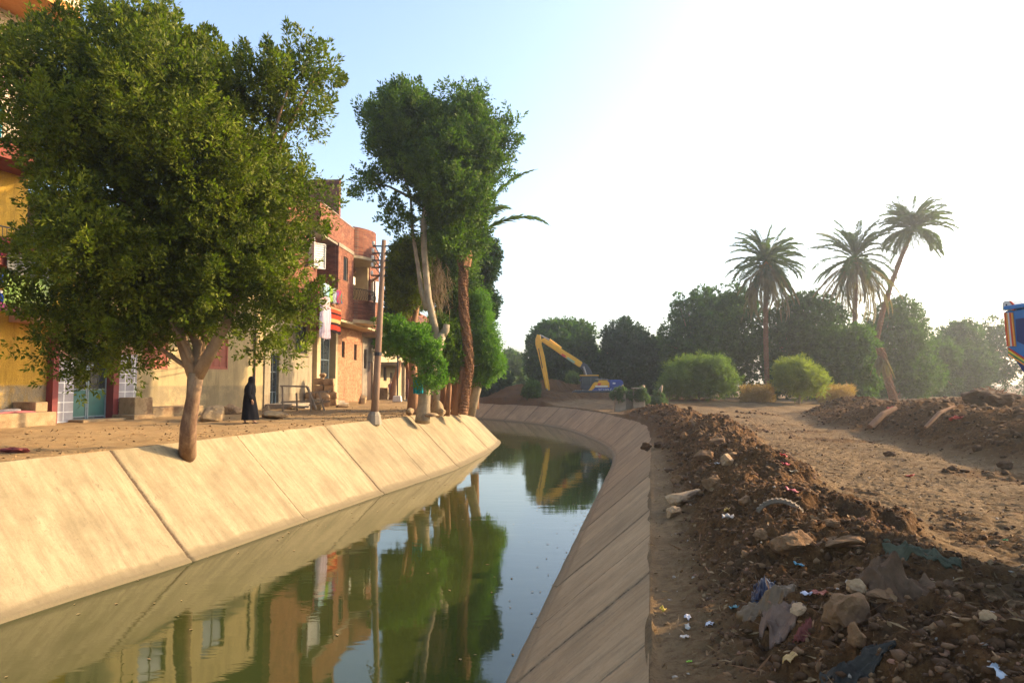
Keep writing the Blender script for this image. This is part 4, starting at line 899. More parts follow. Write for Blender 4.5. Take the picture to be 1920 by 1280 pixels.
# end bay with open white shutters
wall_holes('end_wall', 15.72, 18.5, 5.75, 12.1, -1.297, -1.10, [(16.2, 17.3, 7.9, 9.5)], M['brick'], C)
MB().box(15.73, 18.5, -1.09, .358, 5.7, 12.0).build('end_inside', M['dark_in'], C); window(C, 16.2, 17.3, 7.9, 9.5, -1.2, M['white'])
for xx, sg in ((16.15, -1), (17.35, 1)): 
    b = MB(); dr = Vector((sg * .85, -.45, 0)).normalized() * .6; a0 = Vector((xx, -1.32, 7.85))
    for e in (0, 1): b.bar(a0 + dr * e, a0 + dr * e + Vector((0, 0, 1.7)), .07)
    for k in range(12): b.add([a0 + Vector((0, 0, k * .14)), a0 + dr + Vector((0, 0, k * .14)), a0 + dr + Vector((0, .02, k * .14 + .12)), a0 + Vector((0, .02, k * .14 + .12))], [(0, 1, 2, 3)])
    b.build('shutter', M['shutter_white'], C)
MB().box(4.3, 18.5, -1.29, -.003, 5.55, 5.698).build('overhang_slab', M['plaster_cream'], C)
# ground floor columns, doors, windows
for x0, x1 in ((7.1, 7.75), (10.9, 11.35)): MB().box(x0, x1, -.28, .34, -.2, 5.54).build('column', M['plaster_cream'], C)
MB().box(7.76, 7.9, -.1, .34, -.2, 5.54).build('door_jamb', M['brown'], C)
def iron_door(par, x0, x1, z1, y):
    b = MB()
    for a in (x0, (x0 + x1) / 2 - .03, x1 - .06): b.box(a, a + .06, y, y + .05, -.05, z1)
    for z in (-.05, .9, z1 * .66, z1 - .06): b.box(x0 + .06, x1 - .06, y + .002, y + .048, z, z + .06)
    o = b.build('door', M['door_frame'], par); MB().box(x0 + .05, x1 - .05, y + .055, y + .065, 0, z1 - .05).build('glass', M['glass'], o); q = MB()
    for k in range(9): xx = x0 + (x1 - x0) * (k + .5) / 9; q.tube([(xx, y - .01, .9), (xx, y - .01, z1 - .05)], .008, 4)
    for k in range(12): zz = 1.0 + (z1 - 1.1) * k / 12; q.tube([(x0 + .1 + (x1 - x0 - .2) * (.5 + .45 * math.sin(k * 1.9 + t_)), y - .015, zz + .1 * math.cos(t_)) for t_ in range(4)], .009, 4)
    q.build('grille', M['iron'], o)
iron_door(C, 8.2, 10.6, 4.5, .1); iron_door(C, .6, 1.65, 3.05, .12)
window(C, 4.1, 6.1, 3.25, 5.0, .12, M['brown'], bars=4); MB().box(3.9, 6.3, -.16, -.003, 3.08, 3.24).build('window_sill', M['concrete'], C)
MB().box(4.4, 5.6, -.5, -.003, 5.1, 5.2).build('window_canopy', M['concrete'], C)
b = MB(); b.box(8.0, 10.8, -1.0, -.3, -.15, .22); b.box(8.2, 10.6, -1.35, -1.002, -.15, .08); b.build('doorstep', M['concrete'], C, bevel=.02)
b = MB(); b.box(-.1, 2.6, -1.5, -.02, -.15, .30); b.box(.6, 2.9, -1.95, -1.502, -.15, .14); b.build('doorstep', M['concrete'], C, bevel=.02)

# ---- houses farther along the street
def far_house(name, label, s0, s1, h, mat, wins, door=None, extra=None, o=0., roof=True):
    t = house(name, label, FC, s0); L = s1 - s0
    wall_holes('wall', 0, L, -.3, h, -o, .3 - o, [q for q in wins] + ([door] if door else []), M[mat], t)
    MB().box(0.01, L - .01, .302 - o, 7, -.3, h - .1).build('inner_wall', M[mat], t)
    for x0, x1, z0, z1 in wins: window(t, x0, x1, z0, z1, .1 - o, M['brown'])
    if door: MB().box(door[0], door[1], .12 - o, .18 - o, door[2], door[3]).build('door', M['brown'], t)
    return t
D = far_house('narrow_house', 'narrow low house with dark wooden door next to the brick house', 18.6, 22.5, 5.2, 'concrete', [(.4, 1.2, 2.6, 4.2)], (1.5, 3.2, -.1, 3.2))
MB().box(-.2, 4.2, -1.2, -.003, 5.202, 5.5).build('roof_slab', M['concrete'], D)
MB().box(3.6, 4.0, -1.2, -.4, -.1, 1.0).build('porch_post', M['stone'], D)
E_ = far_house('yellow_porch_house', 'small ochre house with a flat porch roof beyond the pole', 24, 34, 4.4, 'plaster_cream', [(1.5, 2.7, 1.6, 2.9)], (4, 5.2, -.1, 2.4))
MB().box(-.5, 7, -2.4, -.003, 3.0, 3.25).build('porch_roof', M['concrete'], E_)
for x in (0, 6.4): MB().box(x, x + .3, -2.3, -2.0, -.1, 2.998).build('porch_post', M['plaster_cream'], E_)
G = far_house('red_topped_house', 'brick house with red upper wall rising behind the street pole', 36, 48, 9.5, 'brick', [(2, 3.2, 5.5, 7), (6, 7.2, 5.5, 7)], (4, 5.2, -.1, 2.4))
H_ = far_house('pink_house', 'distant rose coloured house at the end of the street', 54, 66, 7.2, 'pink', [(2, 3.4, 4.2, 5.6), (6, 7.4, 4.2, 5.6)], (4, 5.2, -.1, 2.4), o=1.2)
K = thing('end_house', 'pale distant house with cyan shutters closing the street', 'house', (-14.5, 108, ZL), R(12))
wall_holes('wall', -6, 6, -.3, 9, 0, .3, [(-1, .6, 1.2, 3.2), (2, 3.4, 5, 6.6), (-4, -2.6, 5, 6.6)], M['pink'], K); MB().box(-5.9, 5.9, .31, 7, -.3, 8.9).build('inner_wall', M['dark_in'], K)
for x0, x1, z0, z1 in ((-1, .6, 1.2, 3.2), (2, 3.4, 5, 6.6), (-4, -2.6, 5, 6.6)): window(K, x0, x1, z0, z1, .1, paint('cyan_paint', (.12, .42, .52)), 'dark_in')
# ------------------------------------------------------------------ things along the street
def face(F, u, v, o):
    """pixel -> (s, h) on the vertical plane that stands o in front of a house front"""
    a = F[2]; nx, ny = math.sin(a), -math.cos(a); p = at(u, v, Y=1.0); d = p - Vector((0, 0, CZ))
    k = (F[0] * nx + F[1] * ny + o) / (d.x * nx + d.y * ny); X, Y = d.x * k, d.y * k
    return (X - F[0]) * math.cos(a) + (Y - F[1]) * math.sin(a), CZ + d.z * k - ZL
def fpt(F, s, o, h=0): return Vector((F[0] + s * math.cos(F[2]) + o * math.sin(F[2]), F[1] + s * math.sin(F[2]) - o * math.cos(F[2]), ZL + h))
def cloth_mat(name, stops, axis=0, sc=1., noise=0.):
    """woven cloth with its own printed bands"""
    g = N(name); v = g.co('Generated'); sp = g.n('SeparateXYZ'); g.l(v, sp.inputs[0]); f = sp.outputs[axis]
    if noise: f = g.math('ADD', g.math('MULTIPLY', f, 1 - noise), g.math('MULTIPLY', g.noise(v, 5 * sc, 5, .7), noise))
    r = g.n('ValToRGB'); r.color_ramp.interpolation = 'CONSTANT' if not noise else 'LINEAR'; e = r.color_ramp.elements
    while len(e) < len(stops): e.new(.5)
    for i, (p, c) in enumerate(stops): e[i].position = p; e[i].color = (*[k_ * .62 for k_ in c], 1)
    g.l(f, r.inputs[0]); g.bump(g.noise(g.co(), 90, 3), .2, .005); return g.fin(r.outputs[0], .9, .1)
def hanging(F, box, o, label, mat, cat='cloth', group=None, name='hanging_cloth', folds=3, amp=.05, ragged=0.):
    (u0, v0, u1, v1) = box; s0, h0 = face(F, u0, v0, o); s1, h0b = face(F, u1, v0, o); s0b, h1 = face(F, u0, v1, o); n, m = 22, 18
    h1 = h0 - max(.15, (h0 - h1)); root = fpt(F, (s0 + s1) / 2, o, 0); V = []
    for j in range(m + 1):
        for i in range(n + 1):
            a, b = i / n, j / m; s = s0 + (s1 - s0) * a; d = amp * math.sin(a * folds * 6.28 + b * 1.3 + u0) * (.3 + b) + .02 * math.sin(b * 9 + a * 5)
            hh = h0 + (h1 - h0) * b * (1 + (.03 * math.sin(a * 11 + u0)) + ragged * .05 * math.sin(a * 60)) - .03 * math.sin(math.pi * a)
            p = fpt(F, s, o + d, hh); V.append(p)
    Fq = [(j * (n + 1) + i, j * (n + 1) + i + 1, (j + 1) * (n + 1) + i + 1, (j + 1) * (n + 1) + i) for j in range(m) for i in range(n)]
    ob = npmesh(name, np.array(V), np.array(Fq), mat, None, True); so2 = ob.modifiers.new('thickness', 'SOLIDIFY'); so2.thickness = .012
    tag(ob, label, cat, group); origin_to(ob, V[0]); return ob
gC = 'laundry on the brick house balcony'; CF = FC
def cm(n_, *st, **k): return cloth_mat(n_, st, **k)
hanging(CF, (596, 527, 600, 616), 1.42, 'narrow maroon cloth at the left end of the balcony laundry', cm('maroon_cloth', (0, (.25, .03, .08)), (.6, (.32, .05, .1))), group=gC)
hanging(CF, (600, 527, 606, 556), 1.45, 'dark navy garment beside the narrow maroon cloth', cm('navy_cloth', (0, (.02, .03, .09)), (.5, (.05, .05, .12))), group=gC)
hanging(CF, (606, 529, 617, 562), 1.45, 'pale cyan towel hanging from the brick balcony', cm('cyan_cloth', (0, (.45, .68, .75)), (.5, (.6, .75, .8)), (.7, (.3, .6, .72))), group=gC)
hanging(CF, (617, 535, 623, 564), 1.45, 'lime green cloth right of the pale cyan towel', cm('lime_cloth', (0, (.3, .5, .06)), (.6, (.4, .6, .1))), group=gC)
hanging(CF, (623, 538, 629, 567), 1.45, 'white and grey garment in the middle of the balcony laundry', cm('grey_cloth', (0, (.6, .6, .62)), (.5, (.35, .38, .42)), (.8, (.7, .7, .7))), group=gC)
hanging(CF, (629, 541, 640, 566), 1.45, 'teal, purple and red striped towel at the right end of the laundry', cm('striped_cloth', (0, (.06, .3, .3)), (.3, (.2, .1, .3)), (.5, (.5, .03, .05)), (.7, (.03, .25, .15)), (.85, (.1, .1, .35))), group=gC)
hanging(CF, (600, 551, 619, 573), 1.58, 'cream and rose cloth folded over the lower laundry line', cm('rose_cloth', (0, (.7, .5, .5)), (.4, (.75, .65, .58)), (.7, (.7, .45, .5)), axis=2), group=gC)
hanging(CF, (599, 569, 620, 632), 1.55, 'long lavender sheet hanging lowest on the brick balcony', cm('lavender_cloth', (0, (.62, .48, .60)), (.4, (.72, .62, .70)), (.7, (.55, .38, .52)), noise=.8), group=gC, folds=4, ragged=1)
hanging(CF, (620, 574, 640, 622), 1.55, 'red, orange and black patterned rug hanging beside the lavender sheet', cm('patterned_rug', (0, (.02, .01, .01)), (.14, (.55, .04, .02)), (.32, (.03, .01, .01)), (.42, (.6, .40, .16)), (.56, (.62, .05, .02)), (.72, (.03, .01, .01)), (.80, (.58, .08, .03)), (.92, (.45, .3, .14)), axis=2), cat='rug', name='hanging_rug', group=gC, folds=1)
gA = 'laundry on the yellow house balcony'
hanging(FA, (9, 512, 101, 571), 1.75, 'green patterned towel hanging below the yellow house balcony', cm('green_towel', (.3, (.16, .30, .05)), (.5, (.28, .42, .10)), (.6, (.55, .6, .35)), (.7, (.12, .25, .05)), noise=.9, sc=1.5), group=gA)
hanging(FA, (-14, 508, 9, 562), 1.75, 'blue and white striped towel left of the green patterned towel', cm('blue_towel', (0, (.02, .06, .35)), (.3, (.7, .7, .7)), (.4, (.6, .25, .08)), (.55, (.7, .7, .7)), (.62, (.02, .08, .4)), axis=2), group=gA)
hanging(FA, (-10, 550, 53, 581), 1.68, 'pink and purple flowered cloth under the striped towel', cm('floral_cloth', (.35, (.30, .02, .05)), (.5, (.35, .08, .22)), (.62, (.15, .04, .2)), noise=.9, sc=3), group=gA)
hanging(FA, (13, 470, 95, 516), 1.6, 'grey blanket on the balcony rail above the green towel', cm('grey_blanket', (.3, (.16, .16, .15)), (.6, (.28, .27, .25)), noise=.7), group=gA)
hanging(FA, (-10, 440, 86, 478), 1.55, 'dark cloth with purple and red flowers above the grey blanket', cm('dark_floral', (.45, (.03, .02, .03)), (.56, (.30, .02, .05)), (.62, (.16, .03, .15)), (.7, (.03, .02, .03)), noise=.9, sc=3), group=gA)
hanging(FA, (27, 112, 62, 145), 1.6, 'bright pink cloth on the upper balcony of the yellow house', cm('pink_cloth', (.3, (.65, .12, .22)), (.6, (.8, .3, .4)), noise=.8, sc=3), group=gA, folds=5)
hanging(FA, (-10, 132, 18, 160), 1.6, 'pale pink cloth left of the bright pink cloth upstairs', cm('pale_pink_cloth', (.3, (.7, .3, .35)), (.6, (.8, .5, .5)), noise=.8), group=gA, folds=4)
hanging(FA, (-8, 195, 6, 258), .3, 'turquoise curtain in the upper balcony door', cm('turquoise_curtain', (0, (.02, .25, .35)), (.5, (.04, .4, .5))), cat='curtain', name='curtain')
# turquoise cloth on the fence by the bent trunk
FX = (-6, 29.2, 0.)
hanging(FX, (775, 707, 793, 737), 0, 'turquoise cloth hanging beside the foot of the bent pale trunk', cm('turquoise_cloth', (0, (.02, .42, .50)), (.5, (.06, .6, .66)), (.8, (.02, .35, .45))), folds=2, amp=.08)

# ledges in front of the houses
def fbox(b, F, s0, s1, o0, o1, h0, h1):
    vs = [fpt(F, s, o, h) for h in (h0, h1) for o in (o1, o0) for s in (s0, s1)]
    return b.add(vs, [(0, 2, 3, 1), (4, 5, 7, 6), (0, 1, 5, 4), (2, 6, 7, 3), (0, 4, 6, 2), (1, 3, 7, 5)])
def fthing(name, label, cat, mat, F, boxes, bev=.02, group=None):
    b = MB()
    for q in boxes: fbox(b, F, *q)
    o = b.build(name, mat, bevel=bev); origin_to(o, fpt(F, boxes[0][0], boxes[0][3], 0)); return tag(o, label, cat, group)
fthing('masonry_bench', 'long plastered bench against the yellow house carrying folded rugs', 'bench', M['stone'], FA, [(-9, -2.28, .002, 1.5, -.3, .44), (-2.75, -2.30, .003, 1.1, .441, .78)])
fthing('masonry_bench', 'low worn stone ledge under the left red shuttered window', 'bench', M['stone'], FA, [(2.3, 5.2, .002, 1.1, -.3, .42)])
fthing('stone_block', 'upright block against the pier right of the teal door', 'block', M['stone'], FA, [(1.3, 2.2, .36, 1.2, -.3, .85)])
def rug(name, label, F, s0, s1, o0, o1, h, th, mat, wav=.02):
    V = []; n, m = 14, 10
    for j in range(m + 1):
        for i in range(n + 1):
            a, b = i / n, j / m; V.append(fpt(F, s0 + (s1 - s0) * a + .06 * math.sin(b * 4), o0 + (o1 - o0) * b + .05 * math.sin(a * 5), h + wav * math.sin(a * 7 + b * 3) + wav))
    Fq = [(j * (n + 1) + i, j * (n + 1) + i + 1, (j + 1) * (n + 1) + i + 1, (j + 1) * (n + 1) + i) for j in range(m) for i in range(n)]
    o = npmesh(name, np.array(V), np.array(Fq), mat, None, True); k = o.modifiers.new('thickness', 'SOLIDIFY'); k.thickness = th; k.offset = 1; origin_to(o, V[0]); return tag(o, label, 'rug', 'rugs on the masonry bench')
rug('folded_rug', 'flat rose red rug spread on the plastered bench', FA, -5.4, -2.85, .35, 1.35, .46, .05, cm('rose_rug', (.3, (.48, .10, .12)), (.6, (.58, .18, .18)), noise=.6))
rug('folded_rug', 'grey and pink rug folded on top of the rose red rug', FA, -4.6, -3.1, .45, 1.0, .54, .12, cm('grey_rug', (0, (.45, .36, .33)), (.4, (.5, .2, .22)), (.55, (.42, .36, .33)), axis=0), .015)
rug('folded_rug', 'black and white striped rug hanging at the left end of the bench', FA, -7.4, -5.5, .6, 1.46, .46, .06, cm('striped_rug', (0, (.03, .03, .03)), (.25, (.6, .58, .55)), (.45, (.03, .03, .03)), (.7, (.6, .58, .55)), axis=1), .01)

# loose stones
def rock_mesh(sx, sy, sz, seed, planes=9, sub=3, rough=.06):
    import bmesh
    rg = np.random.default_rng(seed); bm = bmesh.new(); bmesh.ops.create_icosphere(bm, subdivisions=sub, radius=1.0)
    V = np.array([v.co[:] for v in bm.verts])
    for k in range(planes):
        n_ = unit(rg.normal(size=(1, 3)))[0]; d = rg.uniform(.55, .85); e = V @ n_ - d; V = V - np.maximum(e, 0)[:, None] * n_[None] * .92
    V += unit(V) * (fbm(V[:, 0] * 2.2 + seed, V[:, 1] * 2.2, V[:, 2] * 2.2, 4, seed) * rough)[:, None]
    V *= np.array([sx, sy, sz]) / 2 / .85
    for v, p in zip(bm.verts, V): v.co = p
    me = bpy.data.meshes.new('rock'); bm.to_mesh(me); bm.free(); return me
def rock(name, label, p, size, seed, mat='rock', rot=(0, 0, 0), group=None, cat='stone', sink=.3, **k):
    me = rock_mesh(*size, seed, **k); me.materials.append(M[mat]); o = bpy.data.objects.new(name, me); SC.collection.objects.link(o)
    o.location = (p[0], p[1], p[2] + size[2] * (.5 - sink)); o.rotation_euler = rot; return tag(o, label, cat, group)
def sp_(u, v): p = at(u, v, z=ZL); return (p.x, p.y, zl(p.x, p.y))
# the stacked sandstone blocks beside the second door
st = random.Random(3); k = 0
rows = ['bottom', 'second', 'third', 'fourth']; cols3 = ['left', 'middle', 'right']
M['block'] = rough_mat('sandstone_block', (.36, .22, .11), (.52, .35, .19), 3, 25, .4, .95, (.2, .12, .07), .02)
b0 = fpt(FC, 5.3, 1.0)
for r_, nm2 in enumerate(rows):
    for c_ in range(3 if r_ < 2 else 2):
        b = MB(); w_, d_, h_ = .60 + st.uniform(-.05, .05), .5, .42 + st.uniform(-.02, .02); b.box(-w_ / 2, w_ / 2, -d_ / 2, d_ / 2, 0, h_)
        o = b.build('stone_block', M['block'], bevel=.035); off = (c_ - (1 if r_ < 2 else .3)) * .66
        p = fpt(FC, 5.3 + .5, 1.1, 0); o.location = (p.x + off, p.y + st.uniform(-.06, .06), ZL + .02 + r_ * .425); o.rotation_euler = (0, 0, st.uniform(-.08, .08))
        tag(o, f'{cols3[c_] if r_ < 2 else ("left", "right")[c_]} brown sandstone block in the {nm2} course of the pile by the door', 'stone block', 'stacked sandstone blocks')
rock('stone', 'small round stone resting on top of the stacked sandstone blocks', fpt(FC, 5.9, 1.1, 1.72), (.42, .38, .3), 5, 'block', sink=0)
# broken wooden bench frame
t = thing('wooden_bench', 'broken whitish wooden bench leaning by the stacked sandstone blocks', 'bench', sp_(560, 772), R(12)); b = MB()
for nm3, bars in (('leg', [((-.75, 0, 0), (-.8, 0, 1.25))]), ('leg', [((1.25, -.1, -.02), (.95, -.1, .95))]), ('leg', [((.62, -.35, 0), (.55, -.35, .85))]), ('leg', [((-.1, .3, 0), (-.15, .3, .9))]), ('armrest', [((-.9, 0, 1.25), (.4, -.1, 1.22))]), ('seat_rail', [((-.85, -.05, .45), (1.2, -.2, .55))]), ('seat_rail', [((-.8, -.06, .25), (.5, -.3, .22))]), ('back_rail', [((.4, .2, .9), (1.5, .1, 1.0))]), ('back_rail', [((.5, .0, .3), (1.5, -.1, .5))]), ('brace', [((.4, -.1, 1.2), (.85, -.3, .1))])):
    b = MB(); b.bar(*bars[0], .13, .08); b.build(nm3, M['wood'], t)
L_ = [((548, 768), (.7, .5, .3), 'flat pale slab lying in front of the wooden bench', 11), ((610, 762), (.75, .6, .95), 'orange brown upright stone block beside the plastered column', 12), ((435, 778), (.8, .6, .55), 'brown block lying just behind the woman', 13), ((515, 785), (1.3, .8, .38), 'long pale stone lying ahead of the woman', 14), ((500, 775), (.5, .4, .4), 'small stone with rubble in front of the grey doorstep', 15), ((398, 790), (.95, .8, .75), 'pale worn boulder under the right red shuttered window', 16), ((392, 772), (.8, .6, .95), 'squared pale block standing behind the worn boulder', 17), ((680, 757), (.6, .5, .8), 'upright brown stone at the corner of the orange brick wall', 18), ((640, 764), (.8, .5, .25), 'flat rubble stone at the foot of the orange brick wall', 19), ((768, 778), (.45, .4, .35), 'squared stone left of the bent pale trunk', 20), ((820, 776), (.5, .5, .75), 'upright pale stone between the thicket trunks', 22), ((828, 777), (.35, .35, .35), 'small pale stone leaning by the upright pale stone', 23), ((595, 768), (1.1, .5, .9), 'heap of white limestone chunks right of the stacked blocks', 24), ((808, 781), (.7, .5, .2), 'flat stone lying at the canal edge between the trunks', 25)]
for (q, s_, lb, sd_) in L_: rock('stone', lb, sp_(*q), s_, sd_, 'block' if 'brown' in lb else 'stone', (0, 0, sd_), 'stones lying along the street', sink=.15, planes=12)
# small dark scrap near the canal edge, left
rock('rag_scrap', 'small dark crumpled scrap on the dusty street near the lining', sp_(28, 851), (.55, .25, .12), 31, 'maroon', sink=.1, cat='scrap', rough=.3)

# ---- street pole with insulators
pb = at(702, 788, z=ZL); pt = at(720, 450, Y=pb.y); pv = Vector((pt.x - pb.x, .0, pt.z - pb.z))
t = thing('utility_pole', 'weathered brown power pole with white insulators standing on a concrete foot', 'utility pole', pb)
b = MB(); b.tube([(0, 0, .2)] + [tuple(pv * k_) for k_ in (.25, .5, .75, 1)], [.15, .135, .12, .10, .085], 12, .03); b.build('shaft', M['pole'], t, True)
b = MB(); b.tube([(0, 0, -.15), (0, 0, .2), (0, 0, .34)], [.30, .25, .17], 10, .05); b.build('concrete_foot', M['concrete'], t)
b = MB(); b.tube([tuple(pv * .355), tuple(pv * .375)], [.152, .15], 12); b.build('joint_band', M['iron'], t)
ins = []
for k_ in (.965, .925, .885, .845, .80):
    c = pv * k_; b = MB(); b.bar(c + Vector((-.42, -.02, 0)), c + Vector((.22, -.02, 0)), .05, .05); o = b.build('insulator_arm', M['iron'], t)
    b = MB(); q = c + Vector((-.4, -.02, .02)); b.tube([q, q + Vector((0, 0, .06)), q + Vector((0, 0, .12)), q + Vector((0, 0, .16))], [.03, .06, .045, .055], 8); b.build('insulator', M['white'], o, True); ins.append(q + Vector((0, 0, .14)) + pb)
b = MB(); c = pv * .815; b.bar(c, c + Vector((-.95, 2.6, .05)), .07, .07); b.build('cross_arm', M['red_bark'], t)
p2 = Vector((-9, 75, ZL)); t2 = thing('utility_pole', 'far power pole hidden among the thicket carrying the sagging wires', 'utility pole', p2)
b = MB(); b.tube([(0, 0, -.1), (0, 0, 8)], [.16, .1], 10); b.build('shaft', M['pole'], t2); b = MB(); b.bar((-.8, 0, 7.6), (.8, 0, 7.6), .09); b.build('insulator_arm', M['iron'], t2)
for i, lb in enumerate(('topmost sagging wire running from the brown pole', 'second highest wire leaving the brown pole', 'middle wire leaving the brown pole', 'lowest of the wires leaving the brown pole')):
    q = p2 + Vector((-.75 + i * .5, 0, 7.65)); b = MB(); b.tube([ins[i].lerp(q, k_ / 20) - Vector((0, 0, 3.0 * .4 * (k_ / 20) * (1 - k_ / 20) * 2)) for k_ in range(21)], .02, 5)
    o = b.build('power_wire', M['iron']); origin_to(o, ins[i]); tag(o, lb, 'wire', 'wires between the poles')
# rope between trunks
b = MB(); b.tube([at(820, 690, Y=33).lerp(at(900, 683, Y=36), k_ / 10) - Vector((0, 0, .15 * math.sin(math.pi * k_ / 10))) for k_ in range(11)], .02, 5); o = b.build('rope', M['white']); origin_to(o, at(820, 690, Y=33)); tag(o, 'pale rope stretched between the thicket trunks and the palm stem', 'rope')

# ---- far street: tree trunk, tree, rider, dust
b_ = at(742, 752, Y=58); b_.z = ZL
t = thing('street_tree', 'crooked trunk with small crown beside the ochre porch house', 'tree', b_)
b = MB(); b.tube([(-.3, 0, -.1), (-.2, 0, 1.2), (.15, 0, 2.4), (.3, 0, 3.3)], [.3, .24, .22, .16], 9, .08); b.build('trunk', M['red_bark'], t, True)
rg = np.random.default_rng(95); C_ = np.array([[.2, 0, 4.2], [-.9, .3, 4.6], [1.0, .2, 4.8]]); P, D, _n = sprays(C_, np.array([.9, .8, .8]), 300, 16, rg); leaf_mesh('crown', P, D, .22, .11, M['leaf_tall'], t, rg)
thicket('round dusty green tree far down the street', 85, (758, 742), [(740, 715), (748, 700), (765, 702), (772, 720), (768, 738), (745, 738)], 12, (.25, .12), 'leaf_bright', 96, nsp=500, grp=None, name='street_tree')
def figure(name, label, base, rz, J, E, Rd, mat, scale=1.0):
    """one continuous body: joints, bones, radii -> skin"""
    me = bpy.data.meshes.new(name); me.from_pydata(J, E, []); o = bpy.data.objects.new(name, me); SC.collection.objects.link(o)
    sk = o.modifiers.new('skin', 'SKIN'); sk.use_smooth_shade = True
    for i, r_ in enumerate(Rd): me.skin_vertices[0].data[i].radius = (r_, r_) if not hasattr(r_, '__len__') else r_
    me.skin_vertices[0].data[0].use_root = True; su = o.modifiers.new('sub', 'SUBSURF'); su.levels = 2; su.render_levels = 2
    me.materials.append(mat); o.location = base; o.rotation_euler = (0, 0, rz); o.scale = (scale,) * 3; o['label'] = label; o['category'] = 'person'; return o
M['skin'] = rough_mat('skin', (.36, .20, .13), (.42, .24, .15), 6, 40, .05, .55)
M['robe'] = rough_mat('black_robe', (.006, .006, .008), (.014, .014, .02), 5, 60, .3, .95, None, .01, .05)
M['sandal'] = paint('dark_sandal', (.05, .03, .025), .6)
def body_joints():
    J = [(0, 0, .88), (0, 0, 1.05), (.01, 0, 1.25), (.02, 0, 1.37), (.03, 0, 1.44), (.045, 0, 1.53), (.05, 0, 1.60),
         (0, -.09, .84), (.09, -.09, .46), (.14, -.09, .09), (.25, -.10, .035),            # right leg forward
         (0, .09, .84), (-.08, .09, .47), (-.22, .09, .13), (-.15, .10, .04),              # left leg back
         (.01, -.17, 1.34), (.0, -.215, 1.08), (.09, -.20, .86), (.115, -.20, .79),        # right arm
         (.01, .17, 1.34), (-.02, .215, 1.08), (-.10, .20, .87), (-.12, .20, .80)]
    E = [(0, 1), (1, 2), (2, 3), (3, 4), (4, 5), (5, 6), (0, 7), (7, 8), (8, 9), (9, 10), (0, 11), (11, 12), (12, 13), (13, 14), (3, 15), (15, 16), (16, 17), (17, 18), (3, 19), (19, 20), (20, 21), (21, 22)]
    Rd = [(.12, .15), (.10, .12), (.11, .15), (.08, .13), .055, .085, .075, .085, .055, .04, .035, .085, .055, .04, .035, .055, .042, .032, .03, .055, .042, .032, .03]
    # fingers and thumbs
    for root, s_ in ((18, -1), (22, 1)):
        r0 = Vector(J[root])
        for k_ in range(4):
            L_ = (.075, .085, .08, .062)[k_]; a = len(J); J += [tuple(r0 + Vector((-.027 + .018 * k_, 0, -.035))), tuple(r0 + Vector((-.024 + .018 * k_, s_ * -.006, -.035 - L_ * .5))), tuple(r0 + Vector((-.012 + .018 * k_, s_ * -.02, -.035 - L_)))]
            E += [(root, a), (a, a + 1), (a + 1, a + 2)]; Rd += [.012, .009, .008]
        a = len(J); J += [tuple(r0 + Vector((.036, 0, -.015))), tuple(r0 + Vector((.045, s_ * -.012, -.055)))]; E += [(root, a), (a, a + 1)]; Rd += [.011, .009]
    return J, E, Rd
J, E, Rd = body_joints(); wb = at(468, 793, z=ZL); wb.z = zl(wb.x, wb.y)
W_ = figure('person', 'woman in a long black robe and headscarf walking along the street', wb, R(10), J, E, Rd, M['skin'], 1.0)
def loft(rings, n=26):
    """rings: (cx, cy, z, rx, ry, fold)"""
    b = MB(); vs = []
    for cx, cy, z, rx, ry, fo in rings:
        for k_ in range(n):
            a = 2 * math.pi * k_ / n; f = 1 + fo * math.sin(a * 7 + z * 3) + fo * .6 * math.sin(a * 3 + 1)
            vs.append((cx + rx * f * math.cos(a), cy + ry * f * math.sin(a), z))
    m = len(rings); fs = [(i * n + k_, i * n + (k_ + 1) % n, (i + 1) * n + (k_ + 1) % n, (i + 1) * n + k_) for i in range(m - 1) for k_ in range(n)] + [tuple(range((m - 1) * n, m * n))]
    return b.add(vs, fs)
b = loft([(0, 0, .13, .29, .25, .10), (0, 0, .3, .275, .24, .09), (-.01, 0, .55, .25, .22, .07), (-.02, 0, .8, .222, .21, .05), (-.02, 0, 1.0, .195, .2, .03), (0, 0, 1.2, .185, .215, .02), (0, 0, 1.33, .165, .225, .02), (.01, 0, 1.41, .11, .15, .01), (.02, 0, 1.46, .07, .08, 0)])
for s_ in (-1, 1):
    sg = 1 if s_ < 0 else -1; b.tube([(.01, s_ * .17, 1.37), (0, s_ * .225, 1.2), (-.01 * sg, s_ * .245, 1.06), (.05 * sg, s_ * .24, .95), (.095 * sg, s_ * .235, .85)], [.08, .085, .078, .078, .085], 12, .03)
b.build('robe', M['robe'], W_, True)
loft([(-.01, 0, 1.10, .20, .235, .05), (-.01, 0, 1.22, .20, .25, .04), (-.0, 0, 1.34, .175, .235, .03), (.015, 0, 1.42, .13, .15, .02), (.03, 0, 1.49, .118, .105, .01), (.035, 0, 1.56, .12, .105, .0), (.035, 0, 1.62, .112, .098, .0), (.03, 0, 1.665, .08, .07, 0), (.028, 0, 1.685, .03, .03, 0)], 22).build('headscarf', M['robe'], W_, True)
b = MB(); b.prism([(.10, -.14), (.16, -.15), (.30, -.145), (.34, -.10), (.30, -.055), (.16, -.055), (.10, -.065)], 'z', -.005, .03); b.build('sandal', M['sandal'], W_, bevel=.008)
b = MB(); b.prism([(-.25, .05), (-.12, .05), (-.06, .09), (-.12, .145), (-.25, .14)], 'z', .005, .035); b.build('sandal', M['sandal'], W_, bevel=.008)
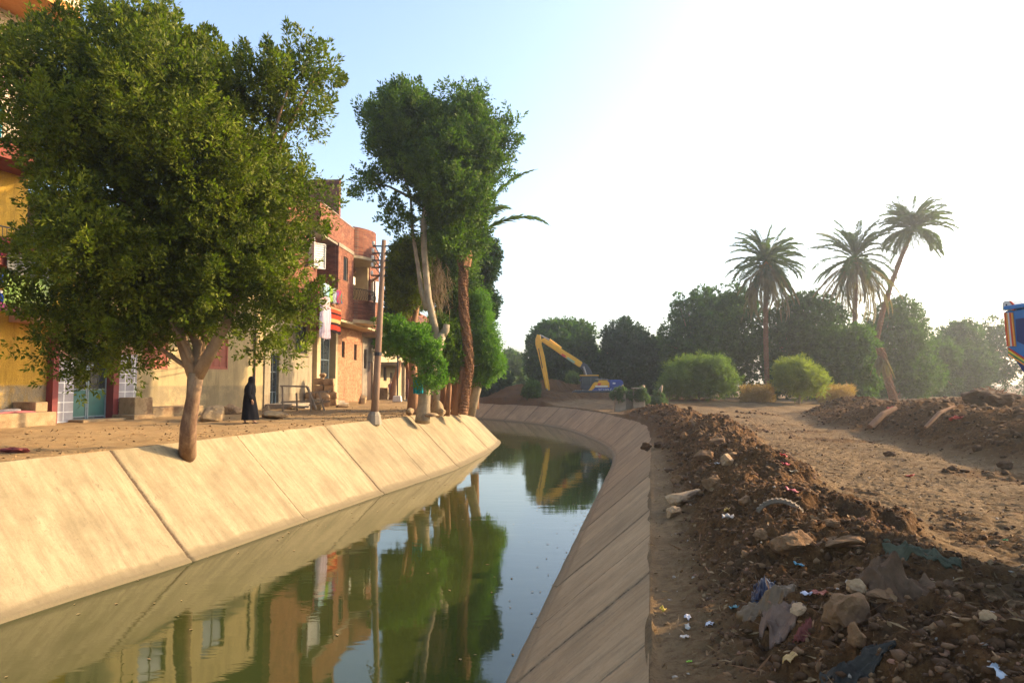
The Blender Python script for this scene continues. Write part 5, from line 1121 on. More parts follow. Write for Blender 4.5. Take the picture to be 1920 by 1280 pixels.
# a rider far off in the dust
rb = at(733, 752, Y=62); rb.z = ZL
t = thing('motorbike', 'small dark motorbike far down the dusty street', 'motorbike', rb, R(80))
for x in (-.6, .62):
    b = MB(); b.tube([(x + .29 * math.cos(a * .524), 0, .31 + .29 * math.sin(a * .524)) for a in range(13)], .05, 8); w2 = b.build('wheel', M['black'], t, True); b = MB()
    for a in range(6): b.bar((x, 0, .31), (x + .27 * math.cos(a * 1.05), 0, .31 + .27 * math.sin(a * 1.05)), .015)
    b.build('spokes', M['iron'], w2)
b = MB(); b.prism([(-.5, .62), (-.1, .66), (.0, .86), (.35, .9), (.42, .72), (.2, .4), (-.15, .32), (-.4, .45)], 'y', -.11, .11); b.build('body', M['maroon'], t, bevel=.03)
MB().box(-.72, -.02, -.12, .12, .68, .78).build('seat', M['black'], t, bevel=.03)
b = MB(); b.bar((.62, 0, .31), (.38, 0, 1.02), .05); b.build('fork', M['iron'], t); b = MB(); b.bar((.35, -.33, 1.06), (.35, .33, 1.06), .03); b.build('handlebar', M['iron'], t)
J = [(0, 0, 0), (.03, 0, .22), (.08, 0, .42), (.1, 0, .5), (.13, 0, .6), (.14, 0, .70), (.05, -.1, -.02), (.38, -.17, .0), (.22, -.18, -.42), (.34, -.18, -.45), (.05, .1, -.02), (.38, .17, .0), (.22, .18, -.42), (.34, .18, -.45), (.08, -.17, .4), (.22, -.24, .2), (.44, -.27, .24), (.08, .17, .4), (.22, .24, .2), (.44, .27, .24)]
E = [(0, 1), (1, 2), (2, 3), (3, 4), (4, 5), (0, 6), (6, 7), (7, 8), (8, 9), (0, 10), (10, 11), (11, 12), (12, 13), (2, 14), (14, 15), (15, 16), (2, 17), (17, 18), (18, 19)]
M['mauve'] = paint('mauve_shirt', (.30, .16, .24), .8)
o = figure('person', 'distant rider in a mauve shirt sitting on the motorbike', rb + Vector((-.05, -.35, .86)), R(80), J, E, [(.12, .14), (.12, .14), (.11, .16), .06, .085, .075] + [.085, .06, .045, .03] * 2 + [.055, .045, .035] * 2, M['skin'])
o.location = rb + Vector((-.04, -.25, .86)); loft([(0, 0, -.05, .17, .19, .02), (.02, 0, .15, .16, .19, .02), (.07, 0, .35, .15, .22, .01), (.09, 0, .45, .09, .12, 0)], 16).build('shirt', M['mauve'], o, True)
# boxy lamp on a stick by the far porch
t = thing('street_lamp', 'small pale box shaped lamp on a post beside the porch', 'lamp', (at(745, 745, Y=52).x, 52, ZL)); MB().tube([(0, 0, 0), (0, 0, 3.6)], .06, 8).build('post', M['iron'], t)
b = MB(); b.prism([(-.35, 0), (.35, 0), (.28, .45), (-.28, .45)], 'y', -.25, .25); b.build('lamp_head', M['white'], t, bevel=.03)
# ------------------------------------------------------------------ excavator on the far spoil heap
M['exc_yellow'] = paint('excavator_yellow', (.72, .36, .015), .45, .25, 3); M['exc_blue'] = paint('excavator_blue', (.03, .055, .22), .45, .25, 3); M['steel'] = paint('grey_steel', (.32, .31, .30), .4, .4, metal=.6)
M['exc_dark'] = paint('dark_steel', (.035, .04, .05), .5, .4); M['logo_green'] = paint('green_grey_print', (.25, .36, .22), .6, .1); M['logo_red'] = paint('red_print', (.6, .06, .04), .6, .1)
EY = 68.; eb = at(1115, 750, Y=EY); t = thing('excavator', 'yellow and blue long arm excavator digging on the spoil heap', 'excavator', eb)
def X_(u, v): p = at(u, v, Y=EY); return (p.x - eb.x, p.z - eb.z)
for y in (-1.35, 1.35):
    P_ = []
    for k in range(13): a = math.pi / 2 + math.pi * k / 12; P_.append((-2.0 + .48 * math.cos(a), .48 + .48 * math.sin(a)))
    for k in range(13): a = -math.pi / 2 + math.pi * k / 12; P_.append((1.9 + .48 * math.cos(a), .48 + .48 * math.sin(a)))
    b = MB(); b.prism(P_, 'y', y - .3, y + .3); tr = b.build('track', M['exc_dark'], t); b = MB()
    for k in range(26): x = -2.0 + 3.9 * k / 25; b.box(x - .03, x + .03, y - .33, y + .33, .955, 1.0)
    b.build('track_shoes', M['steel'], tr); b = MB()
    for x in (-2., 1.9): b.tube([(x, y - .34, .48), (x, y + .34, .48)], .33, 14)
    b.build('sprocket', M['exc_dark'], tr)
MB().tube([(0, 0, .8), (0, 0, 1.15)], 1.0, 18).build('turntable', M['exc_dark'], t)
def pr(name, px, y0, y1, mat, par=t, bev=.03): b = MB(); b.prism([X_(*q) for q in px], 'y', y0, y1); return b.build(name, mat, par, bevel=bev)
deck = pr('deck', [(1113, 726), (1164, 726), (1164, 735), (1101, 735)], -1.35, 1.35, M['exc_blue'])
pr('side_panel', [(1100.5, 732), (1111, 716), (1139, 716), (1139, 725.9), (1112, 725.9), (1110, 732)], -1.33, -.2, M['exc_yellow'])
pr('engine_cover', [(1112, 712.5), (1139, 712.5), (1139, 725.9), (1112, 725.9)], -.18, 1.33, M['exc_yellow'])
cw = pr('counterweight', [(1139.2, 712), (1161, 712), (1164.5, 715), (1165, 735.5), (1139.2, 725.9)], -1.38, 1.38, M['exc_blue'], bev=.08)
pr('stripe', [(1113, 722.5), (1137, 722.5), (1136, 725), (1113, 725)], -1.345, -1.331, M['white'], bev=0)
pr('logo', [(1118, 718), (1124, 718), (1122, 722), (1117, 722)], -1.345, -1.331, M['logo_red'], bev=0)
pr('plate', [(1145, 717), (1150, 717), (1150, 719.5), (1145, 719.5)], -1.395, -1.381, M['white'], par=cw, bev=0)
def text_on(txt, par, u, v, y, size, mat, rot=0.):
    c = bpy.data.curves.new('lettering', 'FONT'); c.body = txt; c.size = size; c.extrude = .004; c.align_x = 'CENTER'; c.align_y = 'CENTER'
    o0 = bpy.data.objects.new('tmp', c); SC.collection.objects.link(o0); dg = bpy.context.evaluated_depsgraph_get(); me = bpy.data.meshes.new_from_object(o0.evaluated_get(dg)); bpy.data.objects.remove(o0)
    me.materials.clear(); me.materials.append(mat); o = bpy.data.objects.new('lettering', me); SC.collection.objects.link(o); o.parent = par; x, z = X_(u, v); o.location = (x, y, z); o.rotation_euler = (R(90), -rot, 0); return o
text_on('YC230LC-8', t, 1134, 730.5, -1.362, .34, M['white'])
# cab
cabp = [(1087, 705), (1119, 705), (1119, 728), (1098, 731), (1088, 728)]
pr('cab', cabp, -1.3, -.35, M['exc_dark'], bev=.05); pr('cab_window', [(1090, 707), (1104, 707), (1104, 722), (1091, 722)], -1.325, -1.302, M['glass'], bev=0); pr('cab_window', [(1106, 707), (1117, 707), (1117, 714), (1106, 720)], -1.325, -1.302, M['glass'], bev=0)
pr('cab_roof', [(1086, 703), (1120, 703), (1120, 704.9), (1086, 704.9)], -1.35, -.3, M['exc_yellow'])
pr('foot_board', [(1090, 730.5), (1108, 733), (1108, 734), (1090, 732)], -1.45, -.6, M['steel'], bev=0)
# boom, arm, bucket
bm_ = pr('boom', [(1014, 637), (1016, 640.5), (1085, 687.5), (1089, 688), (1092, 679.5), (1080, 671), (1020, 634)], -.28, .28, M['exc_yellow'])
pr('boom_foot', [(1087, 688.5), (1092.2, 679.3), (1101, 684), (1108, 694), (1111, 706), (1097, 706), (1094, 696)], -.33, .33, M['exc_dark'])
pr('logo', [(1054, 662.5), (1061, 667), (1059, 670.5), (1052, 666)], -.3, -.281, M['logo_red'], par=bm_, bev=0); pr('logo', [(1064, 669), (1078, 678), (1076, 681.5), (1062, 672.5)], -.3, -.281, M['logo_green'], par=bm_, bev=0)
am = pr('arm', [(1007, 627), (1012, 628.5), (1014.5, 642), (1021, 668), (1030, 722), (1032.5, 744), (1029, 744), (1018.5, 705), (1008, 660), (1003.8, 645), (1004, 635)], -.2, .2, M['exc_yellow'])
pr('side_plate', [(1003.5, 640), (1012.5, 628), (1016, 641), (1013, 652), (1007, 655)], -.34, -.281, M['exc_yellow'])
def rod(name, a, c, r, mat, y=0, par=t): b = MB(); x0, z0 = X_(*a); x1, z1 = X_(*c); b.tube([(x0, y, z0), (x1, y, z1)], r, 8); return b.build(name, mat, par)
rod('arm_cylinder', (1030, 637), (1052, 653), .14, M['exc_yellow']); rod('cylinder_rod', (1012, 627.5), (1030, 637), .06, M['steel']); rod('hose', (1011, 630), (1048, 655.5), .04, M['black'], -.2)
for y in (-.45, .45): rod('boom_cylinder', (1093, 687), (1098, 703), .1, M['steel'], y)
rod('bucket_cylinder', (1017, 690), (1025, 728), .11, M['exc_yellow'], -.25); rod('linkage', (1025, 728), (1031, 742), .06, M['steel'], -.25)
rod('hose', (1007, 640), (1019, 700), .035, M['black'], -.3); rod('hand_rail', (1113, 711), (1137, 711), .03, M['steel'], -1.3); rod('exhaust', (1128, 712), (1128, 707), .07, M['exc_dark'], .6); rod('mirror', (1086, 710), (1084, 714), .09, M['exc_dark'], -1.45)
bk = pr('bucket', [(1023, 741), (1031, 739.5), (1035, 746), (1034, 748), (1030, 747), (1027, 753), (1020, 757), (1016, 752), (1018, 745)], -.55, .55, M['exc_dark']); b = MB()
for y in np.linspace(-.5, .5, 5): x, z = X_(1034, 747); b.bar((x - .05, y, z), (x + .22, y, z - .1), .08, .06)
b.build('teeth', M['steel'], bk)
# gate piers
for (u0, u1, lb) in ((1152, 1172, 'left concrete gate pier overgrown with grey green creeper'), (1186, 1208, 'right concrete gate pier overgrown with grey green creeper')):
    p = at((u0 + u1) / 2, 768, Y=49); w_ = (u1 - u0) / 1280 * 49; b = MB(); b.box(-w_ / 2, w_ / 2, -.3, .3, -.4, 1.35); b.box(-w_ / 2 - .05, w_ / 2 + .05, -.35, .35, 1.352, 1.45)
    o = b.build('gate_pier', M['concrete'], bevel=.02); o.location = (p.x, 49, zr(p.x, 49)); tag(o, lb, 'gate pier')
p = at(1178, 768, Y=49.2); b = MB(); b.box(-.38, .38, -.03, .03, -.2, 1.25)
for k in range(6): b.box(-.36 + k * .13, -.34 + k * .13, -.045, -.031, -.15, 1.2)
o = b.build('metal_gate', M['concrete']); o.location = (p.x, 49.2, zr(p.x, 49.2)); tag(o, 'narrow grey board gate between the two overgrown piers', 'gate')

# ------------------------------------------------------------------ painted truck standing at the right edge, mostly outside the frame
M['truck_blue'] = paint('truck_blue', (.03, .17, .42), .45, .3, 5); M['truck_navy'] = paint('truck_navy', (.01, .035, .13), .5, .3, 5); M['tr_red'] = paint('stripe_red', (.62, .07, .03), .5, .2); M['tr_orange'] = paint('stripe_orange', (.75, .30, .06), .5, .2); M['tr_green'] = paint('stripe_green', (.02, .2, .09), .5, .2); M['tr_yellow'] = paint('stripe_yellow', (.75, .6, .06), .5, .2)
TY = 8.02; tx = at(1881, 640, Y=TY).x
def tz(u, v):
    """side panel plane x = tx"""
    p = at(u, v, Y=1.0); k = tx / p.x; return (k, CZ + (p.z - CZ) * k)
t = thing('tipper_truck', 'blue tipper truck with red and orange painted stripes at the right edge', 'truck', (tx, TY, 1.78))
def tp(name, px, x0, x1, mat, par=t, bev=.006):
    b = MB(); b.prism([(a - TY, z - 1.78) for a, z in px], 'x', x0, x1); return b.build(name, mat, par, bevel=bev)
c1, c2, c3, c4 = tz(1881, 583), tz(1887, 648), tz(1897, 661), tz(1920, 697)
zt = c1[1]; bed = tp('bed', [c1, c2, c3, c4, (7.25, 3.15), (3.4, 3.15), (3.4, zt)], 0, 2.35, M['truck_blue'], bev=.02)
tp('side_recess', [tz(1905, 598), tz(1908, 640), tz(1930, 650), (6.9, 3.75), (6.9, zt - .1), tz(1905, 598)][:5], -.012, -.002, M['truck_navy'])
cols_ = ['tr_red', 'tr_orange', 'white', 'tr_red', 'tr_orange']
for i in range(5):
    a = 1884.5 + i * 3.3; tp('stripe', [tz(a, 586), tz(a + 2.6, 586), tz(a + 2.6 + 6, 649), tz(a + 6, 649)], -.016, -.002, M[cols_[i]], bev=0)
for i, c in enumerate(('tr_red', 'tr_yellow', 'tr_green', 'tr_orange')):
    d = i * 3.6; tp('stripe', [tz(1893, 652 + d), tz(1930, 676 + d), tz(1930, 679 + d), tz(1893, 655 + d)], -.016, -.002, M[c], bev=0)
tp('lower_band', [tz(1899, 664), (7.25, 3.17), (3.4, 3.17), (3.4, 3.4), (7.2, 3.45)], -.014, -.002, M['truck_navy'], bev=0)
pg = [tz(1880, 582), tz(1880, 568), tz(1885, 563.5), tz(1896, 563.5), tz(1903, 570), tz(1904, 582)]; pk = tp('hinge_lug', pg, -.01, .12, M['white']); b = MB()
q = tz(1889, 571.5); b.tube([(-.014, q[0] - TY, q[1] - 1.78), (-.011, q[0] - TY, q[1] - 1.78)], .012, 10); b.build('pin_hole', M['black'], pk)
tp('lug_edge', [tz(1896, 563), tz(1904, 570), tz(1905, 582), tz(1901, 582), tz(1900, 571), tz(1895, 565)], -.018, -.011, M['tr_red'], par=pk, bev=0)
tp('top_rail', [(7.95, zt + .002), (3.4, zt + .002), (3.4, zt + .05), (7.95, zt + .05)], -.03, .12, M['truck_blue'])
MB().box(.35, 2.0, -6.9, -.5, .85, 1.1).build('chassis', M['exc_dark'], t); MB().box(.75, 1.6, -5.0, -.9, 1.1, 1.369).build('bed_hinge_frame', M['exc_dark'], t)
for yy_ in (-1.7, -3.0, -6.0):
    for xx_ in (0.05, 2.0):
        b = MB(); b.tube([(xx_, yy_, .5), (xx_ + .3, yy_, .5)], .5, 22); w3 = b.build('wheel', M['black'], t, bevel=.04); b = MB(); b.tube([(xx_ - .012, yy_, .5), (xx_ + .312, yy_, .5)], .26, 14); b.build('rim', M['truck_blue'], w3)
b = MB(); b.prism([(-6.9, .6), (-6.95, 1.4), (-6.7, 2.35), (-5.0, 2.4), (-4.95, .6)], 'x', .03, 2.3); cb_ = b.build('cab', M['truck_blue'], t, bevel=.06); b = MB(); b.prism([(-6.6, 1.5), (-6.45, 2.2), (-5.3, 2.2), (-5.3, 1.5)], 'x', .012, .028); b.build('side_window', M['glass'], cb_)

# ------------------------------------------------------------------ rubble, stones and litter on the right bank
def hit(u, v, lo=3.0, hi=60.):
    """where the sight line through a pixel meets the right bank"""
    p0 = Vector((0, 0, CZ)); d = at(u, v, Y=1.0) - p0; k = np.linspace(lo, hi, 3000) if hi < 40 else np.concatenate([np.linspace(lo, 20, 2500), np.linspace(20, hi, 2500)])
    x, y, z = d.x * k, d.y * k, CZ + d.z * k; gz, _ = right_height(x, y, d_right(x, y)); i = int(np.argmax(z < gz)); return Vector((x[i], y[i], gz[i]))
RK = [((1587, 1175), (92, 100), 'large pale tan boulder at the bottom of the near rubble heap', 101, 'rock', .55, 1.25), ((1608, 1218), (48, 56), 'broken tan stone leaning against the foot of the large pale boulder', 102, 'rock', .3, .9),
      ((1592, 1030), (98, 36), 'long flat dark stone lying above the brown sackcloth', 103, 'rock', .5, .9), ((1487, 1042), (84, 66), 'dusty grey brown boulder with white flecks in the middle of the heap', 104, 'rock', .4, .9),
      ((1655, 1128), (88, 30), 'elongated brown stone below the brown sackcloth', 105, 'rock', .2, .9), ((1612, 1112), (46, 44), 'orange brown lump tucked under the sackcloth', 106, 'block', .3, .9),
      ((1287, 940), (80, 30), 'long brown stone jutting towards the lining from the heap', 107, 'block', .5, .9), ((1262, 968), (38, 28), 'blunt brown stone nearest the concrete strip', 108, 'block', .5, .9),
      ((1268, 905), (32, 22), 'tan stone lying at the heap foot above the long jutting stone', 109, 'rock', .4, .9), ((1338, 916), (44, 38), 'upright tan stone in the middle of the heap', 110, 'rock', .4, .9),
      ((1366, 870), (34, 28), 'orange tan angular stone high on the heap', 111, 'block', .4, .9), ((1320, 862), (42, 26), 'long dusty stone beside the orange tan angular one', 112, 'rock', .4, .9),
      ((1345, 834), (36, 22), 'brown pointed stone near the crest of the heap', 113, 'rock', .4, .9), ((1211, 840), (26, 20), 'dark lump overhanging the edge of the lining', 114, 'dirt_dark', .6, .9),
      ((1236, 838), (30, 15), 'flat dark stone behind the lump on the lining edge', 115, 'dirt_dark', .5, .9), ((1855, 1164), (28, 34), 'small ochre stone standing alone on the shaded track', 116, 'block', .3, .9),
      ((1430, 1010), (44, 26), 'tan flat stone left of the dusty boulder', 117, 'rock', .4, .9), ((1285, 822), (22, 18), 'brown stone on the crest line before the canal bend', 118, 'rock', .4, .9),
      ((1560, 985), (36, 20), 'brown stone behind the long flat dark stone', 119, 'rock', .4, .9), ((1500, 1150), (40, 24), 'pink brown stone among the rags', 120, 'block', .4, .9), ((1400, 945), (36, 24), 'grey brown stone left of the curved tyre piece', 121, 'rock', .4, .9),
      ((1890, 880), (30, 22), 'dark rounded clod at the foot of the far ridge', 122, 'dirt_dark', .4, .9), ((1835, 845), (26, 18), 'dark clod on the slope of the far ridge', 123, 'dirt_dark', .4, .9), ((1670, 855), (26, 14), 'brown clod where the track meets the far ridge', 124, 'dirt_dark', .4, .9), ((1300, 800), (26, 16), 'yellowish stone on the distant end of the heap', 125, 'rock', .4, .9)]
M['dirt_dark'] = rough_mat('dark_clod', (.06, .029, .012), (.14, .072, .032), 3, 22, .6, .95, None, .03)
for (q, (wpx, hpx), lb, sd_, mt, dep, z_) in RK:
    p = hit(*q); k = p.y / 1280; w_, h_ = wpx * k * .85, hpx * k * .85
    rock('stone', lb, (p.x, p.y + w_ * .15, p.z), (w_, w_ * (.6 + dep * .4), max(h_ * .95, w_ * .3)), sd_, mt, (random.Random(sd_).uniform(-.25, .25), random.Random(sd_ + 1).uniform(-.25, .25), sd_), 'stones on the near rubble heap' if p.y < 25 else None, sink=.22, planes=14, rough=.16, sub=4 if p.y < 12 else 3)
# curved tyre fragment
p = hit(1463, 955); k = p.y / 1280; t = thing('tyre_fragment', 'curved piece of worn tyre lying on the heap', 'tyre piece', p, R(-25)); b = MB()
rr2 = .27; prof = [(-.07, 0), (-.06, .035), (.06, .035), (.07, 0), (.05, -.01), (-.05, -.01)]; vs = []; n_a = 12
for i in range(n_a + 1):
    a = R(150) - R(115) * i / n_a
    for yy_, dr in prof: vs.append(((rr2 + dr) * math.cos(a), yy_, (rr2 + dr) * math.sin(a) - .19))
fs = [(i * 6 + j, i * 6 + (j + 1) % 6, (i + 1) * 6 + (j + 1) % 6, (i + 1) * 6 + j) for i in range(n_a) for j in range(6)] + [(0, 1, 2, 3, 4, 5), tuple(range(n_a * 6, n_a * 6 + 6))]
b.add(vs, fs); M['tyre_dust'] = rough_mat('dusty_rubber', (.12, .09, .06), (.24, .18, .12), 5, 40, .4, .9); b.build('tread', M['tyre_dust'], t); b = MB()
for i in range(n_a): a = R(150) - R(115) * (i + .5) / n_a; b.bar(((rr2 + .037) * math.cos(a), -.055, (rr2 + .037) * math.sin(a) - .19), ((rr2 + .037) * math.cos(a), .055, (rr2 + .037) * math.sin(a) - .19), .02, .012)
b.build('tread_blocks', M['tyre_dust'], t)
# rags lying over the heap: cloth draped on the soil with folds
def rag(name, label, u, v, wpx, dpx, mat, seed, lift=.05, amp=.05, cat='rag', rot=0., n=46, peak=.1):
    p = hit(u, v); k = p.y / 1280; w_, d_ = wpx * k, dpx * k; rg = np.random.default_rng(seed)
    a, b2 = np.meshgrid(np.linspace(-1, 1, n), np.linspace(-1, 1, n), indexing='ij'); edge = 1 + .22 * fbm(a * 1.5 + seed, b2 * 1.5, oct=3, seed=seed)
    ca, sa_ = math.cos(rot), math.sin(rot); lx, ly = a * w_ / 2 * edge, b2 * d_ / 2 * edge; x = p.x + lx * ca - ly * sa_; y = p.y + lx * sa_ + ly * ca
    gz, _ = right_height(x, y, d_right(x, y)); rr = np.clip(1 - np.hypot(a, b2), 0, 1)
    fo = fbm(a * 2.2 + b2 * 1.3 + seed, b2 * 1.1 - a * .5, oct=3, seed=seed + 3); gs = gz.copy()
    for _ in range(10): gs[1:-1, 1:-1] = (gs[:-2, 1:-1] + gs[2:, 1:-1] + gs[1:-1, :-2] + gs[1:-1, 2:]) / 4
    z = np.maximum(gs, gz - .01) + lift * .9 + peak * .8 * rr + amp * .33 * (1 - np.abs(fo) * 1.6) + .006 * np.sin(a * 13 + b2 * 4 + 4 * fo) + .005 * np.sin(b2 * 21 + 5 * fo)
    z = np.where((np.abs(a) > .97) | (np.abs(b2) > .97), gz + .01, z)
    idx = np.arange(n * n).reshape(n, n); Fq = np.stack([idx[:-1, :-1], idx[1:, :-1], idx[1:, 1:], idx[:-1, 1:]], -1).reshape(-1, 4)
    o = npmesh(name, np.stack([x, y, z], -1).reshape(-1, 3), Fq, mat, None, True); m_ = o.modifiers.new('thickness', 'SOLIDIFY'); m_.thickness = .008; origin_to(o, p); return tag(o, label, cat)
def cl(n_, a, b2, sc=6, r_=.9, sp=.15): return rough_mat(n_, a, b2, sc, 60, .4, r_, None, .01, sp)
rag('sackcloth', 'brown sackcloth crumpled over the middle of the near heap', 1668, 1085, 115, 150, cl('brown_sack', (.09, .05, .026), (.17, .10, .055)), 1, .03, .09, peak=.16)
rag('rag', 'long faded green rag trailing down behind the sackcloth', 1725, 1040, 120, 45, cl('green_rag', (.055, .06, .035), (.12, .115, .07)), 2, .02, .05, rot=R(-35), peak=.06)
rag('rag', 'pinkish torn rag hanging in the bottom of the near heap', 1470, 1190, 60, 70, cl('pink_rag', (.15, .09, .06), (.27, .175, .125)), 3, .03, .07, peak=.1)
rag('rag', 'dark grey knitted cloth at the bottom edge beside the boulder', 1610, 1272, 110, 40, cl('dark_rag', (.035, .03, .025), (.08, .07, .055)), 4, .02, .05)
rag('plastic_bag', 'shiny black plastic bag left of the grey boulder', 1430, 1105, 38, 90, cl('black_plastic', (.012, .012, .02), (.03, .03, .06), 6, .3, .6), 5, .03, .05, rot=R(-25))
rag('plastic_bag', 'brown plastic sheet rising under the yellow lump', 1440, 1140, 80, 60, cl('brown_plastic', (.12, .07, .03), (.2, .12, .055), 6, .5, .4), 6, .04, .06, rot=R(20))
rag('rag', 'crimson scrap next to the pinkish torn rag', 1505, 1200, 30, 30, cl('crimson_rag', (.16, .045, .035), (.24, .08, .06)), 7, .02, .03)
# small litter, each piece its own
LT = [((1468, 857), (.22, .09), (.62, .02, .03), 'bright red plastic scrap high beside the track'), ((1472, 873), (.24, .1), (.5, .02, .04), 'second red scrap just below the bright red one'), ((1484, 925), (.2, .1), (.6, .12, .12), 'pale red scrap left of a clod on the track edge'), ((1242, 1146), (.09, .06), (.55, .38, .03), 'yellow leaf on the concrete strip'), ((1289, 1161), (.09, .05), (.7, .66, .68), 'white paper scrap low on the strip'),
      ((1331, 1175), (.08, .06), (.72, .70, .72), 'crumpled white scrap at the heap foot'), ((1283, 1198), (.14, .04), (.6, .5, .4), 'long cream shard near the strip'), ((1290, 1180), (.15, .04), (.5, .45, .36), 'thin pale strip of plastic above the cream shard'), ((1512, 1119), (.08, .07), (.75, .70, .76), 'white paper beside a brick red chip'), ((1530, 1116), (.09, .06), (.45, .12, .07), 'brick red chip beside the white paper'), ((1545, 1122), (.1, .06), (.5, .14, .07), 'larger brick red chip left of the boulder'),
      ((1484, 1243), (.16, .07), (.6, .36, .12), 'orange curled peel at the bottom of the heap'), ((1876, 1268), (.18, .06), (.7, .74, .76), 'pale blue plastic strip in the bottom right corner'), ((1885, 1016), (.08, .04), (.06, .35, .1), 'small green scrap on the lit track'), ((1378, 1145), (.11, .06), (.12, .25, .25), 'teal scrap left of the black bag'), ((1497, 1063), (.12, .06), (.05, .22, .3), 'blue green scrap under the grey boulder'), ((1362, 963), (.06, .16), (.55, .32, .05), 'yellow ribbon loop on the heap'),
      ((1365, 975), (.22, .14), (.42, .36, .30), 'flat grey shard below the yellow ribbon'), ((1672, 768), (.5, .2), (.6, .06, .03), 'red rag on the distant ridge'), ((1795, 788), (.2, .3), (.6, .08, .04), 'orange red rag sticking up on the ridge slope'), ((1706, 895), (.25, .1), (.6, .08, .05), 'tiny red scrap on the sunlit track'), ((1345, 873), (.12, .09), (.6, .55, .5), 'white scrap on the left slope of the heap'), ((1486, 890), (.22, .1), (.55, .5, .36), 'cream crumpled scrap at the right foot of the heap'), ((1294, 1246), (.07, .03), (.3, .55, .04), 'lime green bit near the strip bottom')]
for i, (q, (a, b2), c, lb) in enumerate(LT):
    p = hit(*q); rg = random.Random(i); n = 6; V = []; a *= .62; b2 *= .62; c = tuple(k_ * .75 for k_ in c)
    for j in range(n + 1):
        for k in range(n + 1):
            x, y = (j / n - .5) * a * (1 + .1 * rg.uniform(-1, 1)), (k / n - .5) * b2 * 1.6 * (1 + .1 * rg.uniform(-1, 1)) + .25 * b2 * math.sin(j * .9); V.append((x, y, .02 + .35 * b2 * math.sin(j * 1.1 + i) * math.cos(k * .9) + .1 * b2 * rg.uniform(-1, 1) + .3 * b2))
    Fq = [(j * (n + 1) + k, (j + 1) * (n + 1) + k, (j + 1) * (n + 1) + k + 1, j * (n + 1) + k + 1) for j in range(n) for k in range(n)]
    o = npmesh('litter_scrap', np.array(V), np.array(Fq), paint('litter_colour', c, .6, .2)); o.modifiers.new('thickness', 'SOLIDIFY').thickness = .004; o.location = p; o.rotation_euler = (rg.uniform(-.3, .3), rg.uniform(-.3, .3), rg.uniform(0, 6)); tag(o, lb, 'litter')
# uncountable gravel and clods
ico_v = np.array([(0, 0, -1), (.72, -.53, -.45), (-.28, -.85, -.45), (-.89, 0, -.45), (-.28, .85, -.45), (.72, .53, -.45), (.28, -.85, .45), (-.72, -.53, .45), (-.72, .53, .45), (.28, .85, .45), (.89, 0, .45), (0, 0, 1)])
ico_f = np.array([(0, 1, 2), (1, 0, 5), (0, 2, 3), (0, 3, 4), (0, 4, 5), (1, 5, 10), (2, 1, 6), (3, 2, 7), (4, 3, 8), (5, 4, 9), (1, 10, 6), (2, 6, 7), (3, 7, 8), (4, 8, 9), (5, 9, 10), (6, 10, 11), (7, 6, 11), (8, 7, 11), (9, 8, 11), (10, 9, 11)])
def gravel(name, label, n, ylo, yhi, dlo, dhi, slo, shi, mat, seed, pmin=.0, pw=2., only_pile=True):
    rg = np.random.default_rng(seed); y = ylo + (yhi - ylo) * rg.random(n * 3) ** pw; xe = np.interp(y, TR[:, 1][:500], TR[:, 0][:500]); d = rg.uniform(dlo, dhi, n * 3); x = xe + d
    z, pl = right_height(x, y, d_right(x, y)); keep = (rg.random(n * 3) < (np.clip(pl, 0, 1) * 1.0 * (pl > .25) + .006 if only_pile else .4)); x, y, z = x[keep][:n], y[keep][:n], z[keep][:n]; m = len(x)
    s = slo * (shi / slo) ** (rg.random(m) ** 2.2); sc = s[:, None] * rg.uniform(.4, 1.4, (m, 3)) * np.array([1, 1, .7])
    V = ico_v[None] * (1 + .2 * rg.normal(size=(m, 12, 1)) + .12 * rg.normal(size=(m, 12, 3))) * sc[:, None]; a = rg.uniform(0, 6.28, m); ca, sa_ = np.cos(a)[:, None], np.sin(a)[:, None]
    V = np.stack([V[..., 0] * ca - V[..., 1] * sa_, V[..., 0] * sa_ + V[..., 1] * ca, V[..., 2]], -1) + np.stack([x, y, z + s * .05], -1)[:, None]
    Fq = (ico_f[None] + 12 * np.arange(m)[:, None, None]).reshape(-1, 3); o = npmesh(name, V.reshape(-1, 3), Fq, M[mat]); return stuff(o, label, 'rubble')
M['chip'] = rough_mat('brick_chips', (.24, .095, .05), (.36, .2, .12), 9, 30, .4, .95); M['pale_chip'] = rough_mat('pale_chips', (.30, .23, .16), (.5, .42, .33), 9, 30, .3, .95)
gravel('clods', 'brown clods covering the near heap', 16000, 3.2, 20, .2, 4.6, .008, .045, 'dirt_dark', 1)
gravel('pebbles', 'dusty tan stones strewn over the near heap', 5000, 3.2, 22, .2, 4.6, .008, .045, 'rock', 2)
gravel('brick_chips', 'reddish brick chips in the near heap', 700, 3.2, 18, .4, 4.5, .01, .04, 'chip', 3); gravel('pale_chips', 'pale chips strewn over heap and track', 1100, 3.2, 26, .1, 11, .006, .028, 'pale_chip', 4, only_pile=False)
gravel('track_pebbles', 'small clods and stones scattered over the track', 7000, 5, 34, 3.5, 16, .008, .035, 'dirt_dark', 7, only_pile=False)
gravel('far_clods', 'clods along the distant part of the heap and ridge', 9000, 12, 44, .3, 22, .03, .13, 'dirt_dark', 5, pw=1.); gravel('far_stones', 'dusty stones along the distant ridge', 2600, 12, 44, .3, 22, .02, .10, 'rock', 6, pw=1.)
